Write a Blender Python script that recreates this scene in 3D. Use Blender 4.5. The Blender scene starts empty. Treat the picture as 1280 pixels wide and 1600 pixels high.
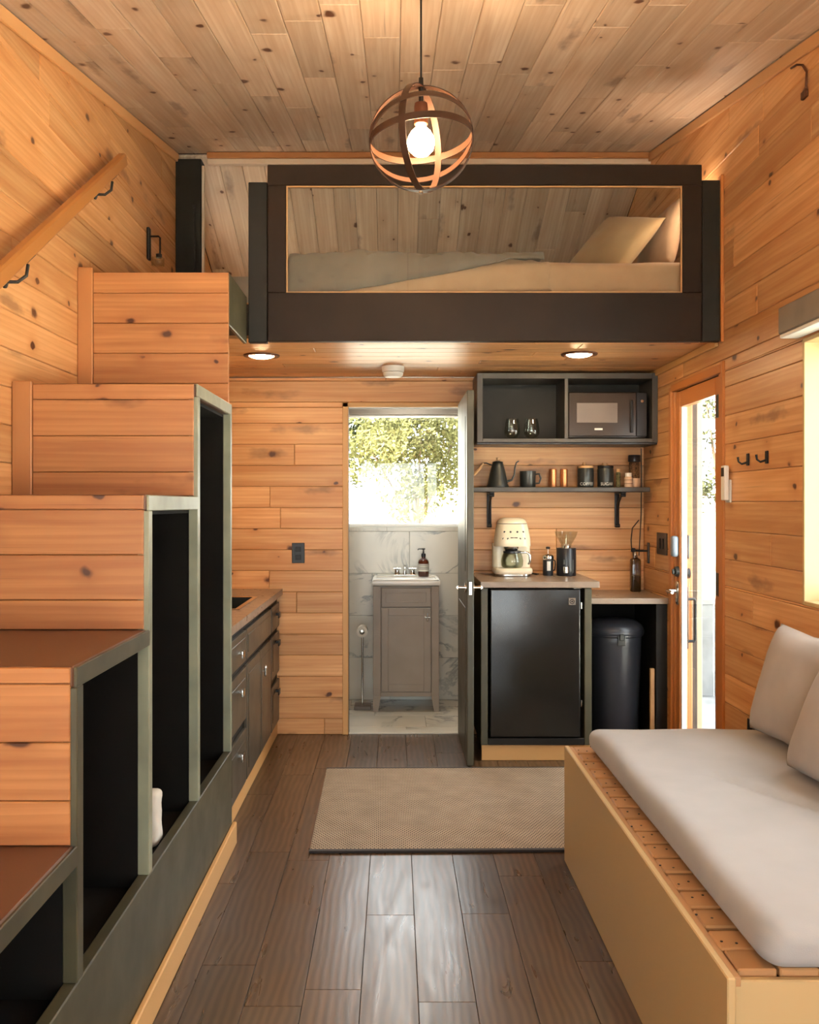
import bpy, bmesh, math, random
from mathutils import Vector, Matrix, Euler, noise
random.seed(7)
R = math.radians
S = bpy.context.scene
COL = S.collection

# ------------------------------------------------------------------ camera, sky, sun, exposure
cd = bpy.data.cameras.new('camera'); cam = bpy.data.objects.new('camera', cd); COL.objects.link(cam)
cam.location = (0, 0, 1.42); cam.rotation_euler = (R(90), 0, 0)
cd.sensor_fit = 'AUTO'; cd.sensor_width = 36; cd.lens = 36*1450/1600
cd.shift_x = 23/1600; cd.shift_y = -13/1600
cd.clip_start = 0.05; cd.clip_end = 200
S.camera = cam

w = bpy.data.worlds.new('world'); S.world = w; w.use_nodes = True
bg = w.node_tree.nodes['Background']
bg.inputs['Color'].default_value = (0.92, 0.96, 1.0, 1); bg.inputs['Strength'].default_value = 9.0
sd = bpy.data.lights.new('sun', 'SUN'); sd.energy = 95; sd.angle = R(1.0); sd.color = (1, .95, .86)
sun = bpy.data.objects.new('sun', sd); COL.objects.link(sun)
sun.location = (-6, -2, 8); sun.rotation_euler = Vector((0.75, 0.35, -1.0)).to_track_quat('-Z', 'Y').to_euler()

def portal(name, loc, look, sx, sy):
    l = bpy.data.lights.new(name, 'AREA'); l.shape = 'RECTANGLE'; l.size = sx; l.size_y = sy; l.energy = 1
    l.cycles.is_portal = True
    o = bpy.data.objects.new(name, l); COL.objects.link(o); o.location = loc
    o.rotation_euler = Vector(look).to_track_quat('-Z', 'Z' if abs(look[2]) < .5 else 'Y').to_euler()
portal('sky_portal', (0.1, -1.32, 1.18), (0, 1, 0), 2.5, 1.9)
portal('sky_portal', (1.70, 2.55, 1.54), (-1, 0, 0), 1.9, 1.0)
portal('sky_portal', (1.64, 4.75, 1.1), (-1, 0, 0), .6, 1.8)
portal('sky_portal', (-1.45, 5.95, 2.79), (1, 0, 0), .4, .4)
portal('sky_portal', (0.08, 6.86, 1.7), (0, -1, 0), 1.1, .9)

vs = S.view_settings
S.display_settings.display_device = 'sRGB'
vs.view_transform = 'Standard'; vs.look = 'None'; vs.gamma = 1; vs.use_curve_mapping = False
vs.exposure = 0.12

# ------------------------------------------------------------------ dimensions
XL, XR = -1.315, 1.535
YN, YB = -1.2, 5.709          # near wall, partition
YE = 6.72                     # bathroom end wall
RY, RZ = 5.607, 3.535         # ridge
SM, SL = .18, -.419           # slopes of the two ceilings
XS = -.69                     # open side of the stairs
def ceil_z(y): return RZ + SM*(y-RY) if y < RY else RZ + SL*(y-RY)

# ------------------------------------------------------------------ node helpers / materials
def hexc(h):
    h = h.lstrip('#'); c = [int(h[i:i+2], 16)/255 for i in (0, 2, 4)]
    return tuple((x/12.92 if x <= .04045 else ((x+.055)/1.055)**2.4) for x in c) + (1,)
class NT:
    def __init__(s, name):
        s.m = bpy.data.materials.new(name); s.m.use_nodes = True
        s.t = s.m.node_tree; s.t.nodes.clear()
        s.out = s.n('ShaderNodeOutputMaterial')
    def n(s, typ, **k):
        nd = s.t.nodes.new(typ)
        for a, v in k.items():
            if a.startswith('i_'): nd.inputs[a[2:].replace('_', ' ')].default_value = v
            else: setattr(nd, a, v)
        return nd
    def l(s, a, b): s.t.links.new(a, b)
    def math(s, op, a, b=None, c=None):
        nd = s.n('ShaderNodeMath', operation=op)
        for i, x in enumerate((a, b, c)):
            if x is None: continue
            if isinstance(x, (int, float)): nd.inputs[i].default_value = x
            else: s.l(x, nd.inputs[i])
        return nd.outputs[0]
    def mix(s, f, a, b, bt='MIX'):
        nd = s.n('ShaderNodeMix', data_type='RGBA', blend_type=bt)
        for i, x in ((0, f), (6, a), (7, b)):
            if isinstance(x, (int, float, tuple)): nd.inputs[i].default_value = x
            else: s.l(x, nd.inputs[i])
        return nd.outputs[2]
    def ramp(s, f, stops):
        nd = s.n('ShaderNodeValToRGB'); s.l(f, nd.inputs[0]); e = nd.color_ramp.elements
        while len(e) < len(stops): e.new(.5)
        for k, (p, c) in enumerate(stops):
            e[k].position = p; e[k].color = c if isinstance(c, tuple) else (c, c, c, 1)
        return nd.outputs[0]
    def mapr(s, f, a, b, c=0., d=1.):
        nd = s.n('ShaderNodeMapRange'); s.l(f, nd.inputs[0])
        for i, x in enumerate((a, b, c, d)): nd.inputs[i+1].default_value = x
        return nd.outputs[0]
    def uvmap(s, sx, sy, sz=1, src='UV'):
        tc = s.n('ShaderNodeTexCoord'); mp = s.n('ShaderNodeMapping')
        mp.inputs['Scale'].default_value = (sx, sy, sz); s.l(tc.outputs[src], mp.inputs[0]); return mp.outputs[0]
    def noise(s, vec, scale=1, detail=4, rough=.5, dist=0):
        nd = s.n('ShaderNodeTexNoise'); s.l(vec, nd.inputs['Vector'])
        nd.inputs['Scale'].default_value = scale; nd.inputs['Detail'].default_value = detail
        nd.inputs['Roughness'].default_value = rough; nd.inputs['Distortion'].default_value = dist
        return nd.outputs[0]
    def bsdf(s, col=None, rough=.5, metal=0, bump=None, bs=.2, bd=.002, **k):
        b = s.n('ShaderNodeBsdfPrincipled')
        for nm, x in (('Base Color', col), ('Roughness', rough), ('Metallic', metal)):
            if x is None: continue
            if isinstance(x, (int, float, tuple)): b.inputs[nm].default_value = x
            else: s.l(x, b.inputs[nm])
        for a, v in k.items(): b.inputs[a.replace('_', ' ')].default_value = v
        if bump is not None:
            bn = s.n('ShaderNodeBump'); bn.inputs['Strength'].default_value = bs; bn.inputs['Distance'].default_value = bd
            s.l(bump, bn.inputs['Height']); s.l(bn.outputs[0], b.inputs['Normal'])
        s.l(b.outputs[0], s.out.inputs[0]); return b

def pine(name, light, dark, knot, rough=.45, kn=.5, var=.24, kscale=4.2, coat=.0):
    t = NT(name)
    g1 = t.noise(t.uvmap(1.1, 22), 1, 5, .55, .6)
    base = t.mix(t.mapr(g1, .3, .72), light, dark)
    wv = t.n('ShaderNodeTexWave', wave_type='BANDS', bands_direction='Y', wave_profile='SAW')
    t.l(t.uvmap(.55, 9), wv.inputs['Vector'])
    wv.inputs['Scale'].default_value = 1.6; wv.inputs['Distortion'].default_value = 5.5
    wv.inputs['Detail'].default_value = 2; wv.inputs['Detail Scale'].default_value = .8
    base = t.mix(t.mapr(wv.outputs[0], .35, 1., 0, .42), base, dark)
    # soft blotches
    bl = t.noise(t.uvmap(1.7, 5), 1, 2, .5)
    base = t.mix(t.mapr(bl, .45, .8, 0, .35), base, dark)
    # knots
    wob = t.noise(t.uvmap(14, 14), 1, 2, .5)
    tc = t.n('ShaderNodeTexCoord'); mp = t.n('ShaderNodeMapping'); t.l(tc.outputs['UV'], mp.inputs[0])
    mp.inputs['Scale'].default_value = (kscale*.8, kscale*1.15, 1)
    vo = t.n('ShaderNodeTexVoronoi', voronoi_dimensions='2D'); t.l(mp.outputs[0], vo.inputs['Vector']); vo.inputs['Scale'].default_value = 1
    d = t.math('ADD', vo.outputs['Distance'], t.mapr(wob, .3, .7, -.05, .05))
    sp = t.n('ShaderNodeSeparateColor'); t.l(vo.outputs['Color'], sp.inputs[0])
    keep = t.math('LESS_THAN', sp.outputs[0], kn)
    size = t.mapr(t.math('POWER', sp.outputs[1], 2.), 0, 1, .04, .12)
    core = t.math('MULTIPLY', t.math('SUBTRACT', 1., t.math('SMOOTH_MIN', t.math('DIVIDE', d, size), 1., .2)), keep)
    halo = t.math('MULTIPLY', t.math('SUBTRACT', 1., t.math('MINIMUM', t.math('DIVIDE', d, .3), 1.)), keep)
    base = t.mix(t.math('MULTIPLY', t.math('POWER', halo, 1.6), .95), base, dark)
    base = t.mix(t.math('MINIMUM', t.math('MULTIPLY', core, 1.7), .95), base, knot)
    # elongated reddish smears beside knots
    mp2 = t.n('ShaderNodeMapping'); t.l(tc.outputs['UV'], mp2.inputs[0]); mp2.inputs['Scale'].default_value = (1.5, 8.5, 1); mp2.inputs['Rotation'].default_value = (0, 0, .05)
    wb2 = t.noise(t.uvmap(5, 9), 1, 3, .6)
    vo2 = t.n('ShaderNodeTexVoronoi', voronoi_dimensions='2D'); t.l(mp2.outputs[0], vo2.inputs['Vector']); vo2.inputs['Scale'].default_value = 1
    d2 = t.math('ADD', vo2.outputs['Distance'], t.mapr(wb2, .3, .7, -.22, .22))
    sp2 = t.n('ShaderNodeSeparateColor'); t.l(vo2.outputs['Color'], sp2.inputs[0])
    sm = t.math('MULTIPLY', t.mapr(d2, .02, .26, 1, 0), t.math('LESS_THAN', sp2.outputs[0], .2))
    base = t.mix(t.math('MULTIPLY', sm, .5), base, knot)
    # thin dark streaks
    stn = t.noise(t.uvmap(1.3, 60), 1, 2, .6)
    base = t.mix(t.mapr(stn, .66, .8, 0, .5), base, knot)
    oi = t.n('ShaderNodeObjectInfo')
    base = t.mix(1., base, t.mapr(oi.outputs['Random'], 0, 1, 1-var, 1+var*.5), 'MULTIPLY')
    t.bsdf(base, rough, 0, g1, .25, .001, Coat_Weight=coat, Coat_Roughness=.25)
    return t.m

M = {}
M['wall'] = pine('pine_wall', hexc('e4b47e'), hexc('c0834c'), hexc('4a2009'), .42)
M['ceil'] = pine('pine_ceiling', hexc('efdfcb'), hexc('cfb396'), hexc('55290f'), .5, kn=.6, var=.2)
M['riser'] = pine('cedar_riser', hexc('b57c49'), hexc('935a30'), hexc('3e1a08'), .45, kn=.45, var=.08, kscale=4.6)
M['pinelight'] = pine('pine_trim', hexc('dcb074'), hexc('bd8748'), hexc('6e3b18'), .45, kn=.35, var=.08, kscale=6)
M['orange'] = pine('stained_door_wood', hexc('c07c42'), hexc('a4622c'), hexc('5b2a0d'), .35, kn=.05, var=.05)
M['rail'] = pine('handrail_wood', hexc('b47a3e'), hexc('99602b'), hexc('5b2a0d'), .4, kn=.05, var=.05)
M['ply'] = pine('plywood', hexc('c6aa7a'), hexc('b39767'), hexc('6b4a2a'), .5, kn=.3, var=.04, kscale=3.4)
M['slat'] = pine('slat_wood', hexc('bd9162'), hexc('976a42'), hexc('5a3018'), .5, kn=.25, var=.14, kscale=7)
M['postwood'] = pine('outdoor_timber', hexc('c9a889'), hexc('a98564'), hexc('6b442a'), .6)

def floorwood(name, light, dark, rough=.3):
    t = NT(name)
    wv = t.n('ShaderNodeTexWave', wave_type='BANDS', bands_direction='Y'); t.l(t.uvmap(1.6, 4), wv.inputs['Vector'])
    wv.inputs['Scale'].default_value = 3.0; wv.inputs['Distortion'].default_value = 7
    wv.inputs['Detail'].default_value = 2; wv.inputs['Detail Scale'].default_value = .55
    g = t.noise(t.uvmap(2.5, 16), 1, 3, .5, 1.2)
    c = t.mix(t.mapr(wv.outputs[0], .1, .9), light, dark)
    c = t.mix(t.mapr(g, .35, .75, 0, .4), c, dark)
    oi = t.n('ShaderNodeObjectInfo')
    c = t.mix(1., c, t.mapr(oi.outputs['Random'], 0, 1, .78, 1.15), 'MULTIPLY')
    h = t.math('ADD', wv.outputs[0], t.math('MULTIPLY', g, .6))
    t.bsdf(c, t.mapr(g, .2, .8, rough-.04, rough+.12), 0, h, .09, .001, IOR=1.55)
    return t.m
M['floor'] = floorwood('floor_laminate', hexc('5f4733'), hexc('47331f'), .28)
M['tread'] = floorwood('tread_laminate', hexc('62402e'), hexc('4a2c1e'), .36)

def plain(name, col, rough=.5, metal=0, nz=.06, nscale=6, bs=.08, **k):
    t = NT(name); c = hexc(col) if isinstance(col, str) else col
    n1 = t.noise(t.uvmap(1, 1, 1, 'Object'), nscale, 3, .55)
    dk = tuple(x*(1-nz*2.2) for x in c[:3]) + (1,)
    lt = tuple(min(1, x*(1+nz)) for x in c[:3]) + (1,)
    n2 = t.noise(t.uvmap(1, 1, 1, 'Object'), nscale*22, 2, .5)
    t.bsdf(t.mix(t.mapr(n1, .3, .7), lt, dk), t.mapr(n1, .2, .8, max(0, rough-.05), rough+.06), metal, n2, bs, .0006, **k)
    return t.m
M['black'] = plain('black_paint', '1b1813', .5, nz=.12, Specular_IOR_Level=.3)
M['loftblack'] = plain('loft_black_paint', '241509', .55, nz=.16, nscale=2.5, Specular_IOR_Level=.25)
M['cubby'] = plain('cubby_black', '0f0c08', .8, Specular_IOR_Level=.2)
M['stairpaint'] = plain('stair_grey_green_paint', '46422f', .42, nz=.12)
M['edgesheen'] = plain('stair_edge_sheen', '888a74', .4, nz=.12)  # stair paint lightened: grazing daylight sheen put into the colour
M['cabpaint'] = plain('cabinet_dark_paint', '4b4438', .35, nz=.08)
M['shelfgrey'] = plain('shelf_dark_grey', '45403a', .42, nz=.1)
M['counter'] = plain('countertop_grey', '8d7b6b', .3, nz=.05, nscale=20)
M['counteredge'] = M['counter']
M['blackmetal'] = plain('black_metal', '1b1a1a', .4, .3)
M['blackplastic'] = plain('black_plastic', '212226', .32)
M['binplastic'] = plain('bin_plastic', '2a2b30', .34)
M['fridge'] = plain('fridge_black', '1a1917', .2, nz=.1, Specular_IOR_Level=.5)
M['chrome'] = plain('chrome', 'd0cfc9', .15, 1, nz=.02, bs=0)
M['bronze'] = plain('ring_bronze', '3c2415', .45, .3, nz=.12)
M['bronzedark'] = plain('socket_bronze', '5a3420', .45, .4)
M['cream'] = plain('cream_enamel', 'eadcc0', .22, nz=.02)
M['white'] = plain('white_plastic', 'e6e3db', .4, nz=.03)
M['whiteframe'] = plain('window_white', 'e8e8e4', .4, nz=.03)
M['taupe'] = plain('vanity_taupe', '978a7b', .4, nz=.04)
M['porcelain'] = plain('porcelain', 'eeeeea', .12, nz=.01)
M['paper'] = plain('paper', 'e3ded2', .9)
M['amber'] = plain('amber_glass', '4b1d0c', .12)
M['label'] = plain('label_paper', 'd6d3ca', .7)
M['labelpink'] = plain('label_warm', 'd9b79a', .7)
M['copper'] = plain('copper', 'c98454', .3, .75)
M['woodknob'] = plain('light_wood', 'c79a68', .5, nz=.1)
M['shade'] = plain('shade_grey', '7c746b', .6)
M['grayseal'] = plain('lock_grey', '7f8b98', .3, .2)
M['gunmetal'] = plain('gun_metal', '3a3c3a', .35, .5)
M['deckgrey'] = plain('deck_grey', '8d8d8c', .8, nz=.12)
M['ground'] = plain('pale_ground', 'd8d2c2', .95, nz=.15, nscale=2)
M['dirt'] = plain('subsoil', '8a8474', .95)
M['bark'] = plain('bark', '5c4a38', .9, nz=.2)
M['microreflect'] = plain('microwave_window_reflection', '776c66', .25, nz=.03)  # pale tone is a window reflection put into the colour
M['microbody'] = plain('microwave_body', '3a2f28', .22, nz=.08)
M['spice'] = plain('spice', '6a4a2c', .9, nz=.4, nscale=120)
M['herb'] = plain('herb', '6a6440', .9, nz=.4, nscale=120)
M['siding'] = plain('siding_outer', '4b4038', .8)

def fabric(name, col, col2, scale=420, rough=.95, bs=.25):
    t = NT(name)
    v = t.uvmap(1, 1, 1, 'Object')
    wv = t.noise(v, scale, 2, .6); big = t.noise(v, 5, 3, .5)
    t.bsdf(t.mix(t.mapr(big, .3, .7), hexc(col), hexc(col2)), rough, 0, t.math('ADD', wv, t.math('MULTIPLY', big, .4)), bs, .001, Sheen_Weight=.15)
    return t.m
M['sheet'] = fabric('mattress_cover', 'a5a4a2', '9c9b99')
M['cushion'] = fabric('cushion_linen', 'a89d93', '9c9289')
M['loftsheet'] = fabric('loft_sheet', 'bf9d7d', 'b08e6f')
M['quilt'] = fabric('quilt_grey', '82776a', '6d6359')
M['loftpillow'] = fabric('loft_pillow', 'b39872', 'a38964')
M['loftpillow2'] = fabric('loft_pillow_pattern', 'c2a184', '9a7c60')
M['towel'] = fabric('towel_white', 'dedacf', 'cfcabd')

def rugmat():
    t = NT('rug_weave')
    v = t.uvmap(1, 1, 1, 'Object')
    sp = t.n('ShaderNodeSeparateXYZ'); t.l(v, sp.inputs[0])
    row = t.math('FLOOR', t.math('MULTIPLY', sp.outputs[1], 75))
    x = t.math('ADD', t.math('MULTIPLY', sp.outputs[0], 62), t.math('MULTIPLY', row, .5))
    fx = t.math('ABSOLUTE', t.math('SUBTRACT', t.math('FRACT', x), .5))
    fy = t.math('ABSOLUTE', t.math('SUBTRACT', t.math('FRACT', t.math('MULTIPLY', sp.outputs[1], 75)), .5))
    d = t.math('MAXIMUM', fx, t.math('MULTIPLY', fy, .95))
    n = t.noise(v, 9, 3, .6)
    c = t.mix(t.mapr(n, .3, .7), hexc('b5a28b'), hexc('a3917b'))
    c = t.mix(t.mapr(d, .32, .47), c, hexc('3f342a'))
    h = t.mapr(d, .2, .5, 1, 0)
    t.bsdf(c, .95, 0, h, .9, .003)
    return t.m
M['rug'] = rugmat()
M['rugedge'] = fabric('rug_binding', '2c2320', '241d1a')

def marble(name, a, b, rough=.22):
    t = NT(name)
    v = t.uvmap(1, 1, 1, 'UV')
    n = t.noise(v, 1.3, 6, .62, 1.6)
    vein = t.math('SUBTRACT', 1., t.math('MINIMUM', t.math('MULTIPLY', t.math('ABSOLUTE', t.math('SUBTRACT', n, .5)), 26), 1.))
    msk = t.mapr(t.noise(v, 1.7, 2, .5), .44, .56)
    c = t.mix(t.math('MULTIPLY', t.math('MULTIPLY', vein, msk), 1.), hexc(a), hexc(b))
    cl = t.noise(v, 3, 3, .5)
    c = t.mix(t.mapr(cl, .45, .8, 0, .3), c, hexc(b))
    t.bsdf(c, rough)
    return t.m
M['marble'] = marble('marble_tile', 'd2d0c4', '8f928e')
M['grout'] = plain('grout', 'a9a79d', .9)

def glass(name, tint=(1, 1, 1, 1), gl=.08, rough=.0):
    t = NT(name)
    tr = t.n('ShaderNodeBsdfTransparent'); tr.inputs[0].default_value = tint
    g = t.n('ShaderNodeBsdfGlossy'); g.inputs['Roughness'].default_value = rough
    lw = t.n('ShaderNodeLayerWeight'); lw.inputs['Blend'].default_value = .5
    mx = t.n('ShaderNodeMixShader'); t.l(t.math('MINIMUM', t.math('ADD', t.math('MULTIPLY', t.math('POWER', lw.outputs['Facing'], 5.), .75), gl), .9), mx.inputs[0])
    t.l(tr.outputs[0], mx.inputs[1]); t.l(g.outputs[0], mx.inputs[2]); t.l(mx.outputs[0], t.out.inputs[0])
    return t.m
M['glass'] = glass('window_glass', (.97, .99, .98, 1), .03)
M['thinglass'] = glass('drinking_glass', (.92, .94, .92, 1), .05)
M['oliveglass'] = glass('olive_glass', (.42, .33, .08, 1), .12)
M['carafe'] = glass('carafe_glass', (.86, .88, .82, 1), .05)

def emit(name, col, st):
    t = NT(name); e = t.n('ShaderNodeEmission'); e.inputs[0].default_value = col; e.inputs[1].default_value = st
    t.l(e.outputs[0], t.out.inputs[0]); return t.m
M['bulb'] = emit('bulb_glow', (1.0, .64, .34, 1), 290)
M['downlight'] = emit('downlight_glow', (1.0, .72, .40, 1), 190)

M['loftfill'] = emit('loft_fill_glow', (1.0, .80, .60, 1), 105)  # glow of the hidden lamp added for the loft
M['bathfill'] = emit('bathroom_fill_glow', (1.0, .93, .80, 1), 55)  # glow of the unseen light added for the bathroom
def leafmat(name, a, b):
    t = NT(name)
    oi = t.noise(t.uvmap(1, 1, 1, 'Object'), 2.2, 2, .5)
    c = t.mix(t.mapr(oi, .3, .7), hexc(a), hexc(b))
    d = t.n('ShaderNodeBsdfDiffuse'); t.l(c, d.inputs[0])
    tr = t.n('ShaderNodeBsdfTranslucent'); t.l(c, tr.inputs[0])
    mx = t.n('ShaderNodeMixShader'); mx.inputs[0].default_value = .35
    t.l(d.outputs[0], mx.inputs[1]); t.l(tr.outputs[0], mx.inputs[2]); t.l(mx.outputs[0], t.out.inputs[0])
    return t.m
M['leafA'] = leafmat('leaf_olive', '4b4c34', '36382a')
M['leafB'] = leafmat('leaf_green', '3c402a', '292e1e')
M['leafC'] = leafmat('leaf_yellow', '5d5b38', '4a4a30')

# ------------------------------------------------------------------ mesh helpers
ORG = {}
class MB:
    def __init__(s): s.bm = bmesh.new(); s.uv = s.bm.loops.layers.uv.new('UVMap')
    def _take(s, b, uvf=None):
        u = b.loops.layers.uv.verify()
        if uvf:
            for f in b.faces:
                for l in f.loops: l[u].uv = uvf(l.vert.co, f.normal)
        me = bpy.data.meshes.new('tmp'); b.to_mesh(me); b.free(); s.bm.from_mesh(me); bpy.data.meshes.remove(me)
    def box(s, x0, x1, y0, y1, z0, z1, bev=0, seg=1, mat=None, axis=None):
        b = bmesh.new(); bmesh.ops.create_cube(b, size=1)
        c = Vector(((x0+x1)/2, (y0+y1)/2, (z0+z1)/2)); d = Vector((abs(x1-x0), abs(y1-y0), abs(z1-z0)))
        for v in b.verts: v.co = Vector((v.co.x*d.x, v.co.y*d.y, v.co.z*d.z))
        if bev: bmesh.ops.bevel(b, geom=list(b.edges), offset=min(bev, min(d)*.45), segments=seg, profile=.6, affect='EDGES')
        b.normal_update()
        ax = axis if axis is not None else max(range(3), key=lambda i: d[i]); ou, ov = random.random()*40, random.random()*40
        o = [i for i in range(3) if i != ax]
        def f(co, n):
            if abs(n[ax]) > .7: return (co[o[0]]+ou, co[o[1]]+ov)
            k = o[0] if abs(n[o[1]]) > abs(n[o[0]]) else o[1]
            return (co[ax]+ou, co[k]+ov)
        u = b.loops.layers.uv.verify()
        for fc in b.faces:
            for l in fc.loops: l[u].uv = f(l.vert.co, fc.normal)
        mt = Matrix.Translation(c)
        if mat is not None: mt = mat @ mt
        b.transform(mt); s._take(b); return s
    def beam(s, p0, p1, w, h, up=(0, 0, 1), bev=.003):
        p0, p1 = Vector(p0), Vector(p1); d = (p1-p0); L = d.length; d.normalize()
        side = d.cross(Vector(up)).normalized(); u2 = side.cross(d)
        m = Matrix((side, d, u2)).transposed().to_4x4(); m.translation = (p0+p1)/2
        return s.box(-w/2, w/2, -L/2, L/2, -h/2, h/2, bev, 1, m)
    def cyl(s, p0, p1, r0, r1=None, seg=24, cap=True):
        r1 = r0 if r1 is None else r1
        p0, p1 = Vector(p0), Vector(p1); d = p1-p0; L = d.length
        b = bmesh.new(); bmesh.ops.create_cone(b, cap_ends=cap, segments=seg, radius1=r0, radius2=r1, depth=L)
        b.transform(Matrix.Translation((p0+p1)/2) @ d.to_track_quat('Z', 'Y').to_matrix().to_4x4()); b.normal_update()
        s._take(b, lambda co, n: (co.z, co.x+co.y)); return s
    def lathe(s, c, prof, seg=32, axis='Z', closed=True):
        b = bmesh.new(); rings = []
        c = Vector(c)
        for r, z in prof:
            ring = []
            for k in range(seg):
                a = 2*math.pi*k/seg
                p = Vector((r*math.cos(a), r*math.sin(a), z))
                if axis == 'Y': p = Vector((p.x, p.z, p.y))
                if axis == 'X': p = Vector((p.z, p.x, p.y))
                ring.append(b.verts.new(c+p))
            rings.append(ring)
        for i in range(len(rings)-1):
            for k in range(seg):
                b.faces.new((rings[i][k], rings[i][(k+1) % seg], rings[i+1][(k+1) % seg], rings[i+1][k]))
        if closed:
            if prof[0][0] > 1e-5: b.faces.new(list(reversed(rings[0])))
            if prof[-1][0] > 1e-5: b.faces.new(rings[-1])
        bmesh.ops.remove_doubles(b, verts=b.verts, dist=1e-6)
        bmesh.ops.recalc_face_normals(b, faces=b.faces); b.normal_update()
        s._take(b, lambda co, n: (co.z, co.x+co.y)); return s
    def tube(s, pts, r, seg=10, cyclic=False):
        P = [Vector(p) for p in pts]; n = len(P); b = bmesh.new(); rings = []; up = None
        for i in range(n):
            if cyclic: d = (P[(i+1) % n]-P[i-1])
            else: d = P[min(i+1, n-1)]-P[max(i-1, 0)]
            d.normalize()
            if up is None: up = Vector((0, 0, 1)) if abs(d.z) < .9 else Vector((1, 0, 0))
            sd_ = d.cross(up).normalized(); up = sd_.cross(d).normalized()
            rr = r[i] if isinstance(r, (list, tuple)) else r
            rings.append([b.verts.new(P[i]+(sd_*math.cos(a)+up*math.sin(a))*rr) for a in [2*math.pi*k/seg for k in range(seg)]])
        for i in range(n if cyclic else n-1):
            A, B = rings[i], rings[(i+1) % n]
            for k in range(seg): b.faces.new((A[k], A[(k+1) % seg], B[(k+1) % seg], B[k]))
        if not cyclic: b.faces.new(rings[0]); b.faces.new(list(reversed(rings[-1])))
        bmesh.ops.recalc_face_normals(b, faces=b.faces); b.normal_update()
        s._take(b, lambda co, n: (co.z, co.x+co.y)); return s
    def loft(s, secs, seg=40, ex=4):
        """secs: (cx, cy, rx, ry, z) superellipse cross sections"""
        b = bmesh.new(); rings = []
        for cx, cy, rx, ry, z in secs:
            ring = []
            for k in range(seg):
                a = 2*math.pi*k/seg; ca, sa = math.cos(a), math.sin(a)
                ring.append(b.verts.new((cx+rx*math.copysign(abs(ca)**(2/ex), ca), cy+ry*math.copysign(abs(sa)**(2/ex), sa), z)))
            rings.append(ring)
        for i in range(len(rings)-1):
            for k in range(seg): b.faces.new((rings[i][k], rings[i][(k+1) % seg], rings[i+1][(k+1) % seg], rings[i+1][k]))
        b.faces.new(list(reversed(rings[0]))); b.faces.new(rings[-1])
        bmesh.ops.recalc_face_normals(b, faces=b.faces); b.normal_update()
        s._take(b, lambda co, n: (co.z, co.x+co.y)); return s
    def rbox(s, x0, x1, y0, y1, z0, z1, r, n=(12, 12, 4), fn=None):
        """soft rounded box with dense surface"""
        b = bmesh.new(); vs = {}
        c = Vector(((x0+x1)/2, (y0+y1)/2, (z0+z1)/2)); h = Vector(((x1-x0)/2, (y1-y0)/2, (z1-z0)/2))
        rr = [min(r, h.x), min(r, h.y), min(r, h.z)] if not isinstance(r, (tuple, list)) else list(r)
        def coord(i, N, H, q):          # denser near the ends
            t = -1+2*i/N
            return math.sin(t*math.pi/2)*.5*H + t*.5*H
        def gv(i, j, k):
            key = (i, j, k)
            if key not in vs:
                p = Vector((coord(i, n[0], h.x, rr[0]), coord(j, n[1], h.y, rr[1]), coord(k, n[2], h.z, rr[2])))
                q = Vector([max(-(h[a]-rr[a]), min(h[a]-rr[a], p[a])) for a in range(3)])
                d = Vector([(p[a]-q[a])/rr[a] for a in range(3)])
                if d.length > 1e-6:
                    m_ = max(abs(d.x), abs(d.y), abs(d.z)); d = d.normalized()*m_
                p = Vector([q[a]+d[a]*rr[a] for a in range(3)]) + c
                if fn: p = fn(p)
                vs[key] = b.verts.new(p)
            return vs[key]
        for a in range(3):
            o = [i for i in range(3) if i != a]
            for e in (0, n[a]):
                for i in range(n[o[0]]):
                    for j in range(n[o[1]]):
                        q = []
                        for di, dj in ((0, 0), (1, 0), (1, 1), (0, 1)):
                            ix = [0, 0, 0]; ix[a] = e; ix[o[0]] = i+di; ix[o[1]] = j+dj; q.append(gv(*ix))
                        b.faces.new(q)
        bmesh.ops.recalc_face_normals(b, faces=b.faces); b.normal_update()
        s._take(b, lambda co, n: (co.x, co.y+co.z)); return s
    def poly(s, verts, faces):
        b = bmesh.new(); V = [b.verts.new(v) for v in verts]
        for f in faces: b.faces.new([V[i] for i in f])
        bmesh.ops.recalc_face_normals(b, faces=b.faces); b.normal_update()
        s._take(b, lambda co, n: (co.x+co.y, co.z)); return s
    def prism(s, pts, ax, a0, a1):
        """pts 2-D polygon in the plane normal to axis ax, extruded a0..a1"""
        def mk(p, a):
            q = [0, 0, 0]; o = [i for i in range(3) if i != ax]; q[ax] = a; q[o[0]], q[o[1]] = p; return q
        n = len(pts); V = [mk(p, a0) for p in pts]+[mk(p, a1) for p in pts]
        F = [list(range(n)), list(range(2*n-1, n-1, -1))]+[[i, (i+1) % n, n+(i+1) % n, n+i] for i in range(n)]
        return s.poly(V, F)
    def obj(s, name, mat, parent=None, smooth=False, origin=None, ang=40):
        me = bpy.data.meshes.new(name)
        if parent is not None: org = ORG[parent.name]
        elif origin is not None: org = Vector(origin)
        else:
            xs = [v.co for v in s.bm.verts]
            mn = [min(v[i] for v in xs) for i in range(3)]; mx = [max(v[i] for v in xs) for i in range(3)]
            org = Vector(((mn[0]+mx[0])/2, (mn[1]+mx[1])/2, mn[2]))
        bmesh.ops.translate(s.bm, verts=s.bm.verts, vec=-org)
        s.bm.to_mesh(me); s.bm.free(); me.materials.append(M[mat] if isinstance(mat, str) else mat)
        if smooth:
            for p in me.polygons: p.use_smooth = True
            me.set_sharp_from_angle(angle=R(ang))
        o = bpy.data.objects.new(name, me); COL.objects.link(o)
        if parent is not None: o.parent = parent
        else: o.location = org
        ORG[o.name] = org; return o
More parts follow.
